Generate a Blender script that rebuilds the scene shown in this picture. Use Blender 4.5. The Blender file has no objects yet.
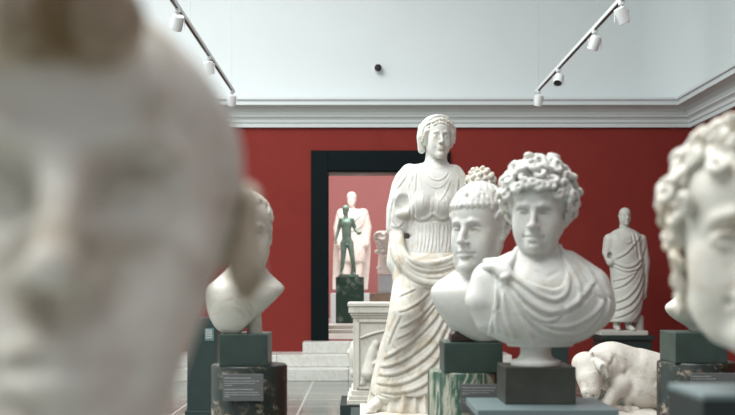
import bpy, bmesh, math, random
import numpy as np
from mathutils import Vector, Matrix

sc = bpy.context.scene
C_ = sc.collection
# ---------------------------------------------------------------- camera
CAM_H = 1.30
FPX = 1000.0                      # focal length in pixels of the 735 px wide frame
cam = bpy.data.cameras.new('camera')
cam_o = bpy.data.objects.new('camera', cam); C_.objects.link(cam_o)
cam_o.location = (0, 0, CAM_H); cam_o.rotation_euler = (math.pi / 2, 0, 0)
cam.sensor_width = 36; cam.lens = 36 * FPX / 735
cam.shift_x = 7.5 / 735; cam.shift_y = 75.5 / 735
cam.clip_start = .05; cam.clip_end = 100
cam.dof.use_dof = True; cam.dof.focus_distance = 5.6; cam.dof.aperture_fstop = 4.3
sc.camera = cam_o
# ---------------------------------------------------------------- world, daylight, exposure
world = bpy.data.worlds.new('world'); sc.world = world; world.use_nodes = True
bg = world.node_tree.nodes['Background']; bg.inputs[0].default_value = (.93, .97, 1.0, 1); bg.inputs[1].default_value = .36
def area(name, loc, rot, sx, sy, power, col):
    l = bpy.data.lights.new(name, 'AREA'); l.shape = 'RECTANGLE'; l.size = sx; l.size_y = sy; l.energy = power; l.color = col
    o = bpy.data.objects.new(name, l); C_.objects.link(o); o.location = loc; o.rotation_euler = tuple(math.radians(a) for a in rot)
    return o
area('skylight', (-2.8, 4.6, 7.3), (0, 0, 0), 4.8, 13.5, 1620, (.98, 1.0, .99))
area('skylight_next_room', (0, 17.6, 6.0), (28, 0, 0), 5, 4, 480, (1, .97, .93))
sc.view_settings.view_transform = 'Standard'; sc.view_settings.look = 'None'
sc.view_settings.gamma = 1; sc.view_settings.use_curve_mapping = False
sc.view_settings.exposure = 0.06

# ---------------------------------------------------------------- small helpers
def W(u, v, D):
    """place seen at photo pixel (u, v) at distance D"""
    return Vector(((u - 360) * D / FPX, D, CAM_H - (v - 283) * D / FPX))
def tag(o, label=None, cat=None, group=None, kind=None):
    if label: o['label'] = label
    if cat: o['category'] = cat
    if group: o['group'] = group
    if kind: o['kind'] = kind
    return o
def empty(name, loc, label, cat, group=None, rz=0):
    o = bpy.data.objects.new(name, None); C_.objects.link(o); o.location = loc; o.rotation_euler.z = math.radians(rz)
    o.empty_display_size = .1
    return tag(o, label, cat, group)
class MB:
    def __init__(s): s.bm = bmesh.new()
    def box(s, lo, hi, bev=0.0, seg=2):
        lo, hi = Vector(lo), Vector(hi)
        r = bmesh.ops.create_cube(s.bm, size=1)
        vs = r['verts']
        for v in vs: v.co = Vector([lo[i] + (v.co[i] + .5) * (hi[i] - lo[i]) for i in range(3)])
        if bev > 0:
            es = list({e for v in vs for e in v.link_edges})
            bmesh.ops.bevel(s.bm, geom=es, offset=bev, segments=seg, affect='EDGES', profile=.5)
        return s
    def lathe(s, prof, n=48, c=(0, 0, 0)):
        rings = []
        for r, z in prof:
            rings.append([s.bm.verts.new((c[0] + r * math.cos(2 * math.pi * i / n), c[1] + r * math.sin(2 * math.pi * i / n), c[2] + z)) for i in range(n)])
        for a, b in zip(rings, rings[1:]):
            for i in range(n):
                s.bm.faces.new((a[i], a[(i + 1) % n], b[(i + 1) % n], b[i]))
        s.bm.faces.new(rings[0][::-1]); s.bm.faces.new(rings[-1])
        return s
    def cyl(s, a, b, r0, r1=None, n=20):
        a, b = Vector(a), Vector(b); r1 = r0 if r1 is None else r1
        q = (b - a).to_track_quat('Z', 'Y')
        R = [[s.bm.verts.new(p + q @ Vector((r * math.cos(2 * math.pi * i / n), r * math.sin(2 * math.pi * i / n), 0))) for i in range(n)] for p, r in ((a, r0), (b, r1))]
        for i in range(n): s.bm.faces.new((R[0][i], R[0][(i + 1) % n], R[1][(i + 1) % n], R[1][i]))
        s.bm.faces.new(R[0][::-1]); s.bm.faces.new(R[1])
        return s
    def sweep(s, prof, path, cap=True):
        """extrude an (offset, z) profile along x from path[0] to path[1]: path gives ring points as functions"""
        rings = [[s.bm.verts.new(f(o, z)) for o, z in prof] for f in path]
        n = len(prof)
        for a, b in zip(rings, rings[1:]):
            for i in range(n): s.bm.faces.new((a[i], a[(i + 1) % n], b[(i + 1) % n], b[i]))
        if cap: s.bm.faces.new(rings[0][::-1]); s.bm.faces.new(rings[-1])
        return s
    def build(s, name, mat, parent=None, loc=(0, 0, 0), smooth=False, rz=0):
        bmesh.ops.recalc_face_normals(s.bm, faces=s.bm.faces[:])
        me = bpy.data.meshes.new(name); s.bm.to_mesh(me); s.bm.free()
        if smooth:
            for p in me.polygons: p.use_smooth = True
            me.set_sharp_from_angle(angle=math.radians(35))
        me.materials.append(mat)
        o = bpy.data.objects.new(name, me); C_.objects.link(o); o.location = loc; o.rotation_euler.z = math.radians(rz)
        if parent: o.parent = parent
        return o
def structure(o): o['kind'] = 'structure'; return o

# ---------------------------------------------------------------- materials
def new_mat(name, rough=.5, metal=0.0, spec=.5):
    m = bpy.data.materials.new(name); m.use_nodes = True
    nt = m.node_tree; b = nt.nodes['Principled BSDF']
    b.inputs['Roughness'].default_value = rough; b.inputs['Metallic'].default_value = metal
    b.inputs['Specular IOR Level'].default_value = spec
    return m, nt, b
def noise(nt, scale, detail=4, rough=.55, dist=0.0, vec=None):
    n = nt.nodes.new('ShaderNodeTexNoise'); n.inputs['Scale'].default_value = scale; n.inputs['Detail'].default_value = detail
    n.inputs['Roughness'].default_value = rough; n.inputs['Distortion'].default_value = dist
    if vec is not None: nt.links.new(vec, n.inputs['Vector'])
    return n.outputs[0]
def ramp(nt, src, stops):
    r = nt.nodes.new('ShaderNodeValToRGB'); cr_ = r.color_ramp
    while len(cr_.elements) < len(stops): cr_.elements.new(.5)
    for e, (p, c) in zip(cr_.elements, stops): e.position = p; e.color = (*c, 1) if len(c) == 3 else c
    nt.links.new(src, r.inputs[0]); return r.outputs[0]
def mix(nt, f, a, b):
    m = nt.nodes.new('ShaderNodeMix'); m.data_type = 'RGBA'
    if isinstance(f, float): m.inputs[0].default_value = f
    else: nt.links.new(f, m.inputs[0])
    for s_, x in ((m.inputs[6], a), (m.inputs[7], b)):
        if isinstance(x, tuple): s_.default_value = (*x, 1)
        else: nt.links.new(x, s_)
    return m.outputs[2]
def coords(nt, scale=(1, 1, 1), kind='Object'):
    t = nt.nodes.new('ShaderNodeTexCoord'); mp = nt.nodes.new('ShaderNodeMapping'); mp.inputs['Scale'].default_value = scale
    nt.links.new(t.outputs[kind], mp.inputs[0]); return mp.outputs[0]
def bump(nt, b, src, dist, strength=.5):
    n = nt.nodes.new('ShaderNodeBump'); n.inputs['Strength'].default_value = strength; n.inputs['Distance'].default_value = dist
    nt.links.new(src, n.inputs['Height']); nt.links.new(n.outputs[0], b.inputs['Normal'])
def marble(name, base=(.74, .735, .70), stain=(.50, .40, .26), amount=.45, sc_=1.0, rough=.55, thr=(.52, .72), bmp=.0012):
    m, nt, b = new_mat(name, rough, spec=.35)
    v = coords(nt)
    b.inputs['Subsurface Weight'].default_value = .08; b.inputs['Subsurface Radius'].default_value = (1.0, .62, .32); b.inputs['Subsurface Scale'].default_value = .012
    cloud = ramp(nt, noise(nt, 5 * sc_, 5, .6, .4, v), [(.35, tuple(c * .93 for c in base)), (.65, tuple(min(1, c * 1.05) for c in base))])
    st = ramp(nt, noise(nt, 9 * sc_, 6, .62, 1.2, v), [(thr[0], (0, 0, 0)), (thr[1], (amount,) * 3)])
    sp = ramp(nt, noise(nt, 60 * sc_, 3, .6, 0, v), [(.60, (0, 0, 0)), (.75, (.25,) * 3)])
    c1 = mix(nt, st, cloud, stain)
    c2 = mix(nt, sp, c1, tuple(c * .55 for c in base))
    nt.links.new(c2, b.inputs['Base Color'])
    bump(nt, b, noise(nt, 120 * sc_, 4, .6, 0, v), bmp, .5)
    return m
def plain(name, col, rough=.5, metal=0.0, var=.0, scale=8, spec=.5, bmp=0.0):
    m, nt, b = new_mat(name, rough, metal, spec)
    v = coords(nt)
    nt.links.new(ramp(nt, noise(nt, scale, 4, .6, .3, v), [(.3, tuple(c * (1 - var) for c in col)), (.7, tuple(min(1, c * (1 + var)) for c in col))]), b.inputs['Base Color'])
    if bmp: bump(nt, b, noise(nt, scale * 12, 3, .6, 0, v), bmp, .4)
    return m
M = {}
M['wall_pale'] = plain('pale grey paint', (.645, .69, .69), .9, var=.015, scale=1.2)
M['cornice'] = plain('white cornice paint', (.60, .64, .64), .75, var=.01)
M['frieze'] = plain('grey cornice paint', (.56, .595, .585), .8, var=.01)
M['red'] = plain('red wall paint', (.200, .027, .022), .85, var=.05, scale=3, spec=.15, bmp=.0006)
M['pink'] = plain('pale red wall paint', (.42, .18, .175), .85, var=.03, scale=3, spec=.2)
M['black_frame'] = plain('blackish green door casing', (.004, .008, .009), .6, var=.1, spec=.08)
M['step'] = None
M['marble_a'] = marble('white marble', (.66, .655, .62), (.46, .38, .26), amount=.45, thr=(.50, .68))
M['marble_warm'] = marble('warm marble', (.66, .635, .57), (.42, .32, .19), amount=.6, thr=(.48, .66))
M['marble_near'] = marble('stained marble', (.80, .77, .70), (.24, .16, .07), amount=.8, sc_=.8, thr=(.50, .68))
M['marble_brown'] = marble('brown stained marble', (.74, .65, .52), (.16, .09, .03), amount=.95, sc_=.9, thr=(.46, .60))
M['marble_grey'] = marble('weathered marble', (.50, .50, .455), (.30, .27, .20), amount=.4, sc_=.7)
M['marble_far'] = marble('white statue marble', (.82, .80, .75), amount=.25, sc_=.6, bmp=.003)
M['marble_altar'] = marble('grey veined altar marble', (.62, .60, .54), (.36, .32, .25), amount=.5, sc_=1.0, bmp=.003)
M['marble_bull'] = marble('worn marble', (.62, .59, .53), (.36, .30, .22), amount=.75, sc_=1.3, bmp=.007)
M['stone_brown'] = marble('brown stone', (.33, .25, .19), (.15, .10, .07), amount=.7, sc_=1.5, bmp=.004)
M['stone_blue'] = plain('pale blue grey paint on plinth', (.50, .56, .58), .7, var=.03)
M['block_green'] = plain('dark green metal block', (.050, .078, .066), .40, .2, var=.28, scale=7)
M['block_brown'] = plain('dark brown green metal block', (.055, .058, .047), .42, .2, var=.35, scale=6)
M['slab'] = plain('blue green painted slab', (.165, .215, .22), .32, var=.03)
M['dark_green'] = plain('dark green plinth paint', (.016, .032, .030), .45, var=.1)
M['near_dark'] = plain('dark green pedestal paint', (.012, .022, .021), .4, var=.1)
M['label'] = plain('grey label plate', (.135, .14, .14), .6, var=.02)
M['label_pale'] = plain('pale green label plate', (.10, .17, .165), .6, var=.02)
M['ink'] = plain('white lettering', (.55, .57, .57), .7)
M['brown_wood'] = plain('brown varnished wood', (.045, .026, .018), .4, var=.3, scale=20)
M['white_enamel'] = plain('white enamel', (.70, .72, .72), .4)
M['lamp_glass'] = plain('dark lamp glass', (.02, .02, .02), .15)
M['track'] = plain('brown black track channel', (.05, .04, .025), .5)
M['wire'] = plain('steel wire', (.45, .48, .48), .5, .3)
def mottled(name, cols, scale, stretch=(1, 1, 1)):
    m, nt, b = new_mat(name, .36)
    v = coords(nt, stretch)
    vo = nt.nodes.new('ShaderNodeTexVoronoi'); vo.inputs['Scale'].default_value = scale
    nv = nt.nodes.new('ShaderNodeTexNoise'); nv.inputs['Scale'].default_value = scale * .8; nv.inputs['Detail'].default_value = 5
    nt.links.new(v, nv.inputs['Vector'])
    ad = nt.nodes.new('ShaderNodeVectorMath'); ad.operation = 'MULTIPLY_ADD'; ad.inputs[1].default_value = (.12,) * 3
    nt.links.new(nv.outputs['Color'], ad.inputs[0]); nt.links.new(v, ad.inputs[2]); nt.links.new(ad.outputs[0], vo.inputs['Vector'])
    sep = nt.nodes.new('ShaderNodeSeparateColor'); nt.links.new(vo.outputs['Color'], sep.inputs[0])
    base = ramp(nt, sep.outputs[0], [(i / (len(cols) - 1), c) for i, c in enumerate(cols)])
    big = ramp(nt, noise(nt, scale * .22, 4, .6, .5, v), [(.48, (0, 0, 0)), (.60, (1, 1, 1))])
    nt.links.new(mix(nt, big, cols[0], base), b.inputs['Base Color'])
    return m
M['mottled'] = mottled('dark mottled breccia', [(.008, .016, .012), (.016, .028, .022), (.012, .010, .008), (.03, .05, .035), (.10, .07, .05), (.36, .30, .22), (.01, .02, .014)], 42)
M['serpentine'] = mottled('veined green serpentine', [(.018, .055, .04), (.05, .11, .08), (.25, .33, .29), (.02, .03, .028), (.28, .33, .29), (.02, .06, .04)], 12)
def striped(name):
    m, nt, b = new_mat(name, .25)
    v = coords(nt, (1, 1, .10))
    n1 = noise(nt, 14, 6, .65, 1.0, v)
    c = ramp(nt, n1, [(.38, (.015, .045, .03)), (.45, (.05, .10, .065)), (.48, (.26, .27, .21)), (.52, (.38, .37, .30)), (.55, (.04, .10, .065)), (.60, (.03, .07, .05)), (.66, (.30, .30, .24))])
    nt.links.new(c, b.inputs['Base Color']); return m
M['striped'] = striped('green and cream streaked marble')
m, nt, b = new_mat('green bronze patina', .42, .3)
v = coords(nt)
nt.links.new(ramp(nt, noise(nt, 5, 5, .6, .5, v), [(.3, (.12, .22, .185)), (.7, (.26, .42, .35))]), b.inputs['Base Color'])
M['bronze'] = m
# tiles and steps
m, nt, b = new_mat('polished grey green floor tiles', .17)
v = coords(nt, kind='Object')
br = nt.nodes.new('ShaderNodeTexBrick'); br.offset = 0; br.inputs['Scale'].default_value = 1; br.inputs['Brick Width'].default_value = .62; br.inputs['Row Height'].default_value = .62
br.inputs['Mortar Size'].default_value = .012; br.inputs['Color1'].default_value = (.15, .165, .15, 1); br.inputs['Color2'].default_value = (.20, .21, .185, 1); br.inputs['Mortar'].default_value = (.50, .52, .48, 1)
nt.links.new(v, br.inputs['Vector'])
nt.links.new(mix(nt, ramp(nt, noise(nt, 3, 5, .6, 1, v), [(.4, (0, 0, 0)), (.8, (.4, .4, .4))]), br.outputs['Color'], (.20, .205, .18)), b.inputs['Base Color'])
M['floor'] = m
m, nt, b = new_mat('honed pale step marble', .35)
v = coords(nt)
nt.links.new(mix(nt, ramp(nt, noise(nt, 2.2, 6, .7, 3.0, v), [(.50, (0, 0, 0)), (.53, (.5, .5, .5)), (.56, (0, 0, 0))]), (.62, .63, .59), (.42, .37, .29)), b.inputs['Base Color'])
M['step'] = m
# ---------------------------------------------------------------- sculpting kit
# Shapes are carved as signed distance fields on a grid and meshed with surface nets.
def rotm(yaw=0, pitch=0, roll=0):
    y, p, r = (math.radians(a) for a in (yaw, pitch, roll))
    Z = np.array([[math.cos(y), -math.sin(y), 0], [math.sin(y), math.cos(y), 0], [0, 0, 1]])
    X = np.array([[1, 0, 0], [0, math.cos(p), -math.sin(p)], [0, math.sin(p), math.cos(p)]])
    Y = np.array([[math.cos(r), 0, math.sin(r)], [0, 1, 0], [-math.sin(r), 0, math.cos(r)]])
    return Z @ X @ Y

def cr(pts, n=6):
    """Catmull-Rom resampling of a polyline (any dimension)."""
    P = np.asarray(pts, float)
    if len(P) < 3:
        t = np.linspace(0, 1, n + 1)[:, None]
        return P[0] * (1 - t) + P[-1] * t
    P = np.vstack([2 * P[0] - P[1], P, 2 * P[-1] - P[-2]])
    out = []
    for i in range(1, len(P) - 2):
        a, b, c, d = P[i - 1], P[i], P[i + 1], P[i + 2]
        for j in range(n):
            t = j / n
            out.append(.5 * (2 * b + (c - a) * t + (2 * a - 5 * b + 4 * c - d) * t * t + (3 * b - a - 3 * c + d) * t ** 3))
    out.append(P[-2])
    return np.array(out)

class SD:
    def __init__(s, lo, hi, v):
        s.lo = np.array(lo, float); s.v = v
        s.n = np.ceil((np.array(hi, float) - s.lo) / v).astype(int) + 1
        s.D = np.full(tuple(s.n), 0.3, np.float32)
        s.ax = [(s.lo[i] + v * np.arange(s.n[i])).astype(np.float32) for i in range(3)]
        s.at()
    def at(s, loc=(0, 0, 0), yaw=0, pitch=0, roll=0, sc=1.0):
        s.T = np.array(loc, float); s.R = rotm(yaw, pitch, roll); s.s = sc
        return s
    def like(s, o):
        s.T, s.R, s.s = o.T, o.R, o.s
        return s
    def w(s, p):
        return (np.asarray(p, float) * s.s) @ s.R.T + s.T
    def box_of(s, lo, hi):
        a = np.clip(np.floor((lo - s.lo) / s.v).astype(int), 0, s.n)
        b = np.clip(np.ceil((hi - s.lo) / s.v).astype(int) + 1, 0, s.n)
        if np.any(b <= a): return None
        sl = tuple(slice(a[i], b[i]) for i in range(3))
        X = s.ax[0][sl[0]][:, None, None]; Y = s.ax[1][sl[1]][None, :, None]; Z = s.ax[2][sl[2]][None, None, :]
        return sl, X, Y, Z
    def comb(s, sl, d, k, sub):
        D = s.D[sl]
        if sub: D, d = -D, d
        if k > 0:
            h = np.maximum(k - np.abs(D - d), 0) / k
            r = np.minimum(D, d) - h * h * k * .25
        else: r = np.minimum(D, d)
        s.D[sl] = -r if sub else r
    def ell(s, c, r, k=.01, rot=(0, 0, 0), sub=False):
        c = s.w(c); r = np.asarray(r, float) * s.s; k *= s.s
        R = s.R @ rotm(*rot)
        e = np.sqrt(((R * r) ** 2).sum(1)) + k + 2 * s.v
        g = s.box_of(c - e, c + e)
        if g is None: return s
        sl, X, Y, Z = g
        X = X - c[0]; Y = Y - c[1]; Z = Z - c[2]
        q = [X * R[0, i] + Y * R[1, i] + Z * R[2, i] for i in range(3)]
        k0 = np.sqrt(sum((q[i] / r[i]) ** 2 for i in range(3)))
        k1 = np.sqrt(sum((q[i] / r[i] ** 2) ** 2 for i in range(3))) + 1e-9
        s.comb(sl, (k0 * (k0 - 1) / k1).astype(np.float32), k, sub)
        return s
    def ells(s, c, r, k=.01, rot=(0, 0, 0), sub=False):
        s.ell(c, r, k, rot, sub)
        return s.ell((-c[0], c[1], c[2]), r, k, (-rot[0], rot[1], -rot[2]), sub)
    def _pd(s, P, m, rad=None):
        g = s.box_of(P.min(0) - m, P.max(0) + m)
        if g is None: return None
        sl, X, Y, Z = g
        d = None; tt = None; n = len(P) - 1
        for i in range(n):
            a, b = P[i], P[i + 1]; ab = b - a; L = max(ab @ ab, 1e-12)
            t = np.clip(((X - a[0]) * ab[0] + (Y - a[1]) * ab[1] + (Z - a[2]) * ab[2]) / L, 0, 1)
            q = np.sqrt((X - a[0] - t * ab[0]) ** 2 + (Y - a[1] - t * ab[1]) ** 2 + (Z - a[2] - t * ab[2]) ** 2)
            if rad is not None: q = q - (rad[i] + (rad[i + 1] - rad[i]) * t)
            if d is None: d, tt = q, (i + t) / n
            else:
                m_ = q < d; d = np.where(m_, q, d); tt = np.where(m_, (i + t) / n, tt)
        return sl, d, tt
    def chain(s, pts, rad, k=.01, sub=False, world=False):
        P = np.asarray(pts, float) if world else s.w(pts)
        f = 1 if world else s.s
        r = np.full(len(P), rad, float) if np.isscalar(rad) else np.asarray(rad, float)
        if len(r) != len(P): r = np.interp(np.linspace(0, 1, len(P)), np.linspace(0, 1, len(r)), r)
        r = r * f; k *= f
        o = s._pd(P, r.max() + k + 2 * s.v, r)
        if o: s.comb(o[0], o[1].astype(np.float32), k, sub)
        return s
    def chains(s, pts, rad, k=.01, sub=False):
        s.chain(pts, rad, k, sub)
        return s.chain([(-p[0],) + tuple(p[1:]) for p in pts], rad, k, sub)
    def stroke(s, pts, wd, amp, taper=(.15, .15), world=True):
        """push the surface out (amp > 0) or carve it (amp < 0) along a curve"""
        P = np.asarray(pts, float) if world else s.w(pts)
        if not world: wd *= s.s; amp *= s.s
        o = s._pd(P, 2.3 * wd)
        if not o: return s
        sl, d, t = o
        f = np.ones_like(t)
        if taper[0] > 0: f = f * np.clip(t / taper[0], 0, 1)
        if taper[1] > 0: f = f * np.clip((1 - t) / taper[1], 0, 1)
        s.D[sl] -= (amp * f * np.exp(-(d / wd) ** 2)).astype(np.float32)
        return s
    def box(s, c, h, rd=.004, k=0, rot=(0, 0, 0), sub=False):
        c = s.w(c); h = np.asarray(h, float) * s.s; R = s.R @ rotm(*rot)
        e = (np.abs(R) * h).sum(1) + k + 2 * s.v
        g = s.box_of(c - e, c + e)
        if g is None: return s
        sl, X, Y, Z = g
        X = X - c[0]; Y = Y - c[1]; Z = Z - c[2]
        q = [np.abs(X * R[0, i] + Y * R[1, i] + Z * R[2, i]) - h[i] + rd for i in range(3)]
        d = np.sqrt(sum(np.maximum(a, 0) ** 2 for a in q)) + np.minimum(np.maximum(np.maximum(q[0], q[1]), q[2]), 0) - rd
        s.comb(sl, d.astype(np.float32), k, sub)
        return s
    def cut(s, p, nrm, k=.005, world=False):
        if not world: p = s.w(p); nrm = np.asarray(nrm, float) @ s.R.T
        nrm = np.asarray(nrm, float) / np.linalg.norm(nrm)
        X = s.ax[0][:, None, None]; Y = s.ax[1][None, :, None]; Z = s.ax[2][None, None, :]
        d = (X - p[0]) * nrm[0] + (Y - p[1]) * nrm[1] + (Z - p[2]) * nrm[2]
        s.comb((slice(None),) * 3, (-d).astype(np.float32), k, True)
        return s
    def loft(s, rows, k=.01, pw=2.0, sub=False, fold=None):
        """stack of horizontal superellipses: rows of (z, cx, cy, rx, ry); fold(th, z) scales the radius"""
        A = cr(sorted(rows), 8); A = A[np.argsort(A[:, 0])]
        z0, z1 = A[0, 0], A[-1, 0]
        m = k + 2 * s.v
        lo = np.array([(A[:, 1] - A[:, 3]).min(), (A[:, 2] - A[:, 4]).min(), z0]) - m
        hi = np.array([(A[:, 1] + A[:, 3]).max(), (A[:, 2] + A[:, 4]).max(), z1]) + m
        g = s.box_of(lo, hi)
        if g is None: return s
        sl, X, Y, Z = g
        z = np.clip(Z, z0, z1)
        f = [np.interp(z.ravel(), A[:, 0], A[:, i]).reshape(z.shape) for i in (1, 2, 3, 4)]
        x = (X - f[0]) / f[2]; y = (Y - f[1]) / f[3]
        q = (np.abs(x) ** pw + np.abs(y) ** pw) ** (1 / pw)
        R = np.minimum(f[2], f[3])
        if fold is not None: q = q / (1 + fold(np.arctan2(x, -y), Z + 0 * x))
        # distance estimate mixes both radii by direction
        L = np.sqrt(x * x + y * y) + 1e-6
        Rd = L / np.sqrt((x / f[2]) ** 2 + (y / f[3]) ** 2 + 1e-12)
        d = (q - 1) * (.5 * R + .5 * Rd)
        d = np.maximum(d, np.maximum(z0 - Z, Z - z1))
        s.comb(sl, d.astype(np.float32), k, sub)
        return s
    def prism(s, poly, k=.004, axis=1):
        """keep only what lies inside an (x, z) outline"""
        o = [0, 2] if axis == 1 else ([1, 2] if axis == 0 else [0, 1])
        A = s.ax[o[0]][:, None]; B = s.ax[o[1]][None, :]
        P = np.asarray(poly, float); n = len(P)
        d = np.full((A.size, B.size), 1e9); ins = np.zeros(d.shape, bool)
        for i in range(n):
            a, b = P[i], P[(i + 1) % n]; e = b - a; L = max(e @ e, 1e-12)
            t = np.clip(((A - a[0]) * e[0] + (B - a[1]) * e[1]) / L, 0, 1)
            d = np.minimum(d, (A - a[0] - t * e[0]) ** 2 + (B - a[1] - t * e[1]) ** 2)
            c = ((a[1] > B) != (b[1] > B))
            ins ^= c & (A < (b[0] - a[0]) * (B - a[1]) / (b[1] - a[1] + 1e-12) + a[0])
        d = np.sqrt(d); d[ins] *= -1
        d = np.expand_dims(d, axis).astype(np.float32)
        s.comb((slice(None),) * 3, -np.broadcast_to(d, s.D.shape), k, True)
        return s
    def copy(s, grow=0.0):
        q = SD.__new__(SD); q.__dict__.update(s.__dict__); q.D = s.D - np.float32(grow)
        return q
    def samp(s, p):
        q = (p - s.lo) / s.v; i = np.clip(np.floor(q).astype(int), 0, s.n - 2); f = np.clip(q - i, 0, 1)
        r = 0
        for a in (0, 1):
            for b in (0, 1):
                for c in (0, 1):
                    w = (f[:, 0] if a else 1 - f[:, 0]) * (f[:, 1] if b else 1 - f[:, 1]) * (f[:, 2] if c else 1 - f[:, 2])
                    r = r + w * s.D[i[:, 0] + a, i[:, 1] + b, i[:, 2] + c]
        return r
    def proj(s, pts, dr=(0, 1, 0), back=.3, reach=.6, world=False):
        """drop points on the surface along direction dr; missing points take a neighbour's depth"""
        P = np.asarray(pts, float) if world else s.w(pts)
        d = np.asarray(dr, float); d = d if world else d @ s.R.T
        d = d / np.linalg.norm(d)
        out = []; N = int(reach / (s.v * .5))
        ts = -back + np.arange(N) * s.v * .5
        last = None; res = []
        for p in P:
            Q = p + ts[:, None] * d; f = s.samp(Q)
            ok = np.all((Q > s.lo) & (Q < s.lo + s.v * (s.n - 1)), 1)
            h = np.where((f < 0) & ok)[0]
            res.append(ts[h[0]] if len(h) else None)
        good = [i for i, r in enumerate(res) if r is not None]
        if not good: return P
        rr = np.interp(range(len(P)), good, [res[i] for i in good])
        return P + rr[:, None] * d
    def fold(s, pts2, wd, amp, n=5, groove=True, taper=(.15, .15), y=0.0):
        """drapery fold through front view (x, z) points: a ridge with a crease along its lower side"""
        c = cr(pts2, n)
        P = s.proj(np.c_[c[:, 0], np.full(len(c), y), c[:, 1]], world=True)
        P[1:-1] = (P[:-2] + P[1:-1] * 2 + P[2:]) / 4
        s.stroke(P, wd, amp, taper)
        if groove:
            t = np.gradient(P, axis=0); nn = np.c_[t[:, 2], 0 * t[:, 0], -t[:, 0]]
            nn /= np.linalg.norm(nn, axis=1)[:, None] + 1e-9
            nn[nn[:, 2] > 0] *= -1
            P2 = s.proj(np.c_[P[:, 0] + nn[:, 0] * wd * 1.45, np.full(len(P), y), P[:, 2] + nn[:, 2] * wd * 1.45], world=True)
            P2[1:-1] = (P2[:-2] + P2[1:-1] * 2 + P2[2:]) / 4
            s.stroke(P2, wd * .62, -amp * 1.15, taper)
        return P
    def mesh(s, name, mat, parent=None, loc=None, relax=1):
        D = s.D; D[0] = D[-1] = .1; D[:, 0] = D[:, -1] = .1; D[:, :, 0] = D[:, :, -1] = .1
        I = D < 0
        nx, ny, nz = D.shape
        cnt = np.zeros((nx - 1, ny - 1, nz - 1), np.uint8)
        for a in (0, 1):
            for b in (0, 1):
                for c in (0, 1):
                    cnt += I[a:nx - 1 + a, b:ny - 1 + b, c:nz - 1 + c]
        act = (cnt > 0) & (cnt < 8)
        ijk = np.argwhere(act)
        idx = np.full(act.shape, -1, np.int64); idx[act] = np.arange(len(ijk))
        cor = {(a, b, c): D[ijk[:, 0] + a, ijk[:, 1] + b, ijk[:, 2] + c] for a in (0, 1) for b in (0, 1) for c in (0, 1)}
        S = np.zeros((len(ijk), 3)); C = np.zeros(len(ijk))
        for ax in range(3):
            for u in (0, 1):
                for w in (0, 1):
                    k0 = [0, 0, 0]; o = [i for i in range(3) if i != ax]
                    k0[o[0]] = u; k0[o[1]] = w; k1 = list(k0); k1[ax] = 1
                    a, b = cor[tuple(k0)], cor[tuple(k1)]
                    m = (a < 0) != (b < 0)
                    t = np.where(m, a / np.where(m, a - b, 1), 0)
                    p = np.tile(np.array(k0, float), (len(ijk), 1)); p[:, ax] = t
                    S[m] += p[m]; C[m] += 1
        V = ijk + S / C[:, None]
        F = []
        for ax in range(3):
            o = [(ax + 1) % 3, (ax + 2) % 3]
            n = [nx, ny, nz]
            sa = [slice(1, n[i] - 1) for i in range(3)]; sb = list(sa)
            sa[ax] = slice(0, n[ax] - 1); sb[ax] = slice(1, n[ax])
            A_, B_ = I[tuple(sa)], I[tuple(sb)]
            e = np.argwhere(A_ != B_)
            fl = A_[tuple(e.T)]
            base = e.copy()
            for q in o: base[:, q] += 1
            qs = []
            for (u, w) in ((-1, -1), (0, -1), (0, 0), (-1, 0)):
                c = base.copy(); c[:, o[0]] += u; c[:, o[1]] += w
                qs.append(idx[tuple(c.T)])
            q = np.stack(qs, 1)
            q[~fl] = q[~fl][:, ::-1]
            F.append(q)
        F = np.vstack(F)
        V = V * s.v + s.lo
        for _ in range(relax):
            acc = np.zeros_like(V); c = np.zeros(len(V))
            for i in range(4):
                a, b = F[:, i], F[:, (i + 1) % 4]
                for k in range(3): acc[:, k] += np.bincount(a, V[b][:, k], len(V)) + np.bincount(b, V[a][:, k], len(V))
                c += np.bincount(a, minlength=len(V)) + np.bincount(b, minlength=len(V))
            V = V * .5 + .5 * acc / np.maximum(c, 1)[:, None]
        me = bpy.data.meshes.new(name)
        me.vertices.add(len(V)); me.vertices.foreach_set('co', V.astype(np.float32).ravel())
        me.loops.add(F.size); me.loops.foreach_set('vertex_index', F.astype(np.int32).ravel())
        me.polygons.add(len(F)); me.polygons.foreach_set('loop_start', np.arange(0, F.size, 4, dtype=np.int32))
        me.polygons.foreach_set('use_smooth', np.ones(len(F), bool))
        me.update(calc_edges=True)
        me.materials.append(mat)
        ob = bpy.data.objects.new(name, me); C_.objects.link(ob)
        if loc is not None: ob.location = loc
        if parent: ob.parent = parent
        return ob
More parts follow.
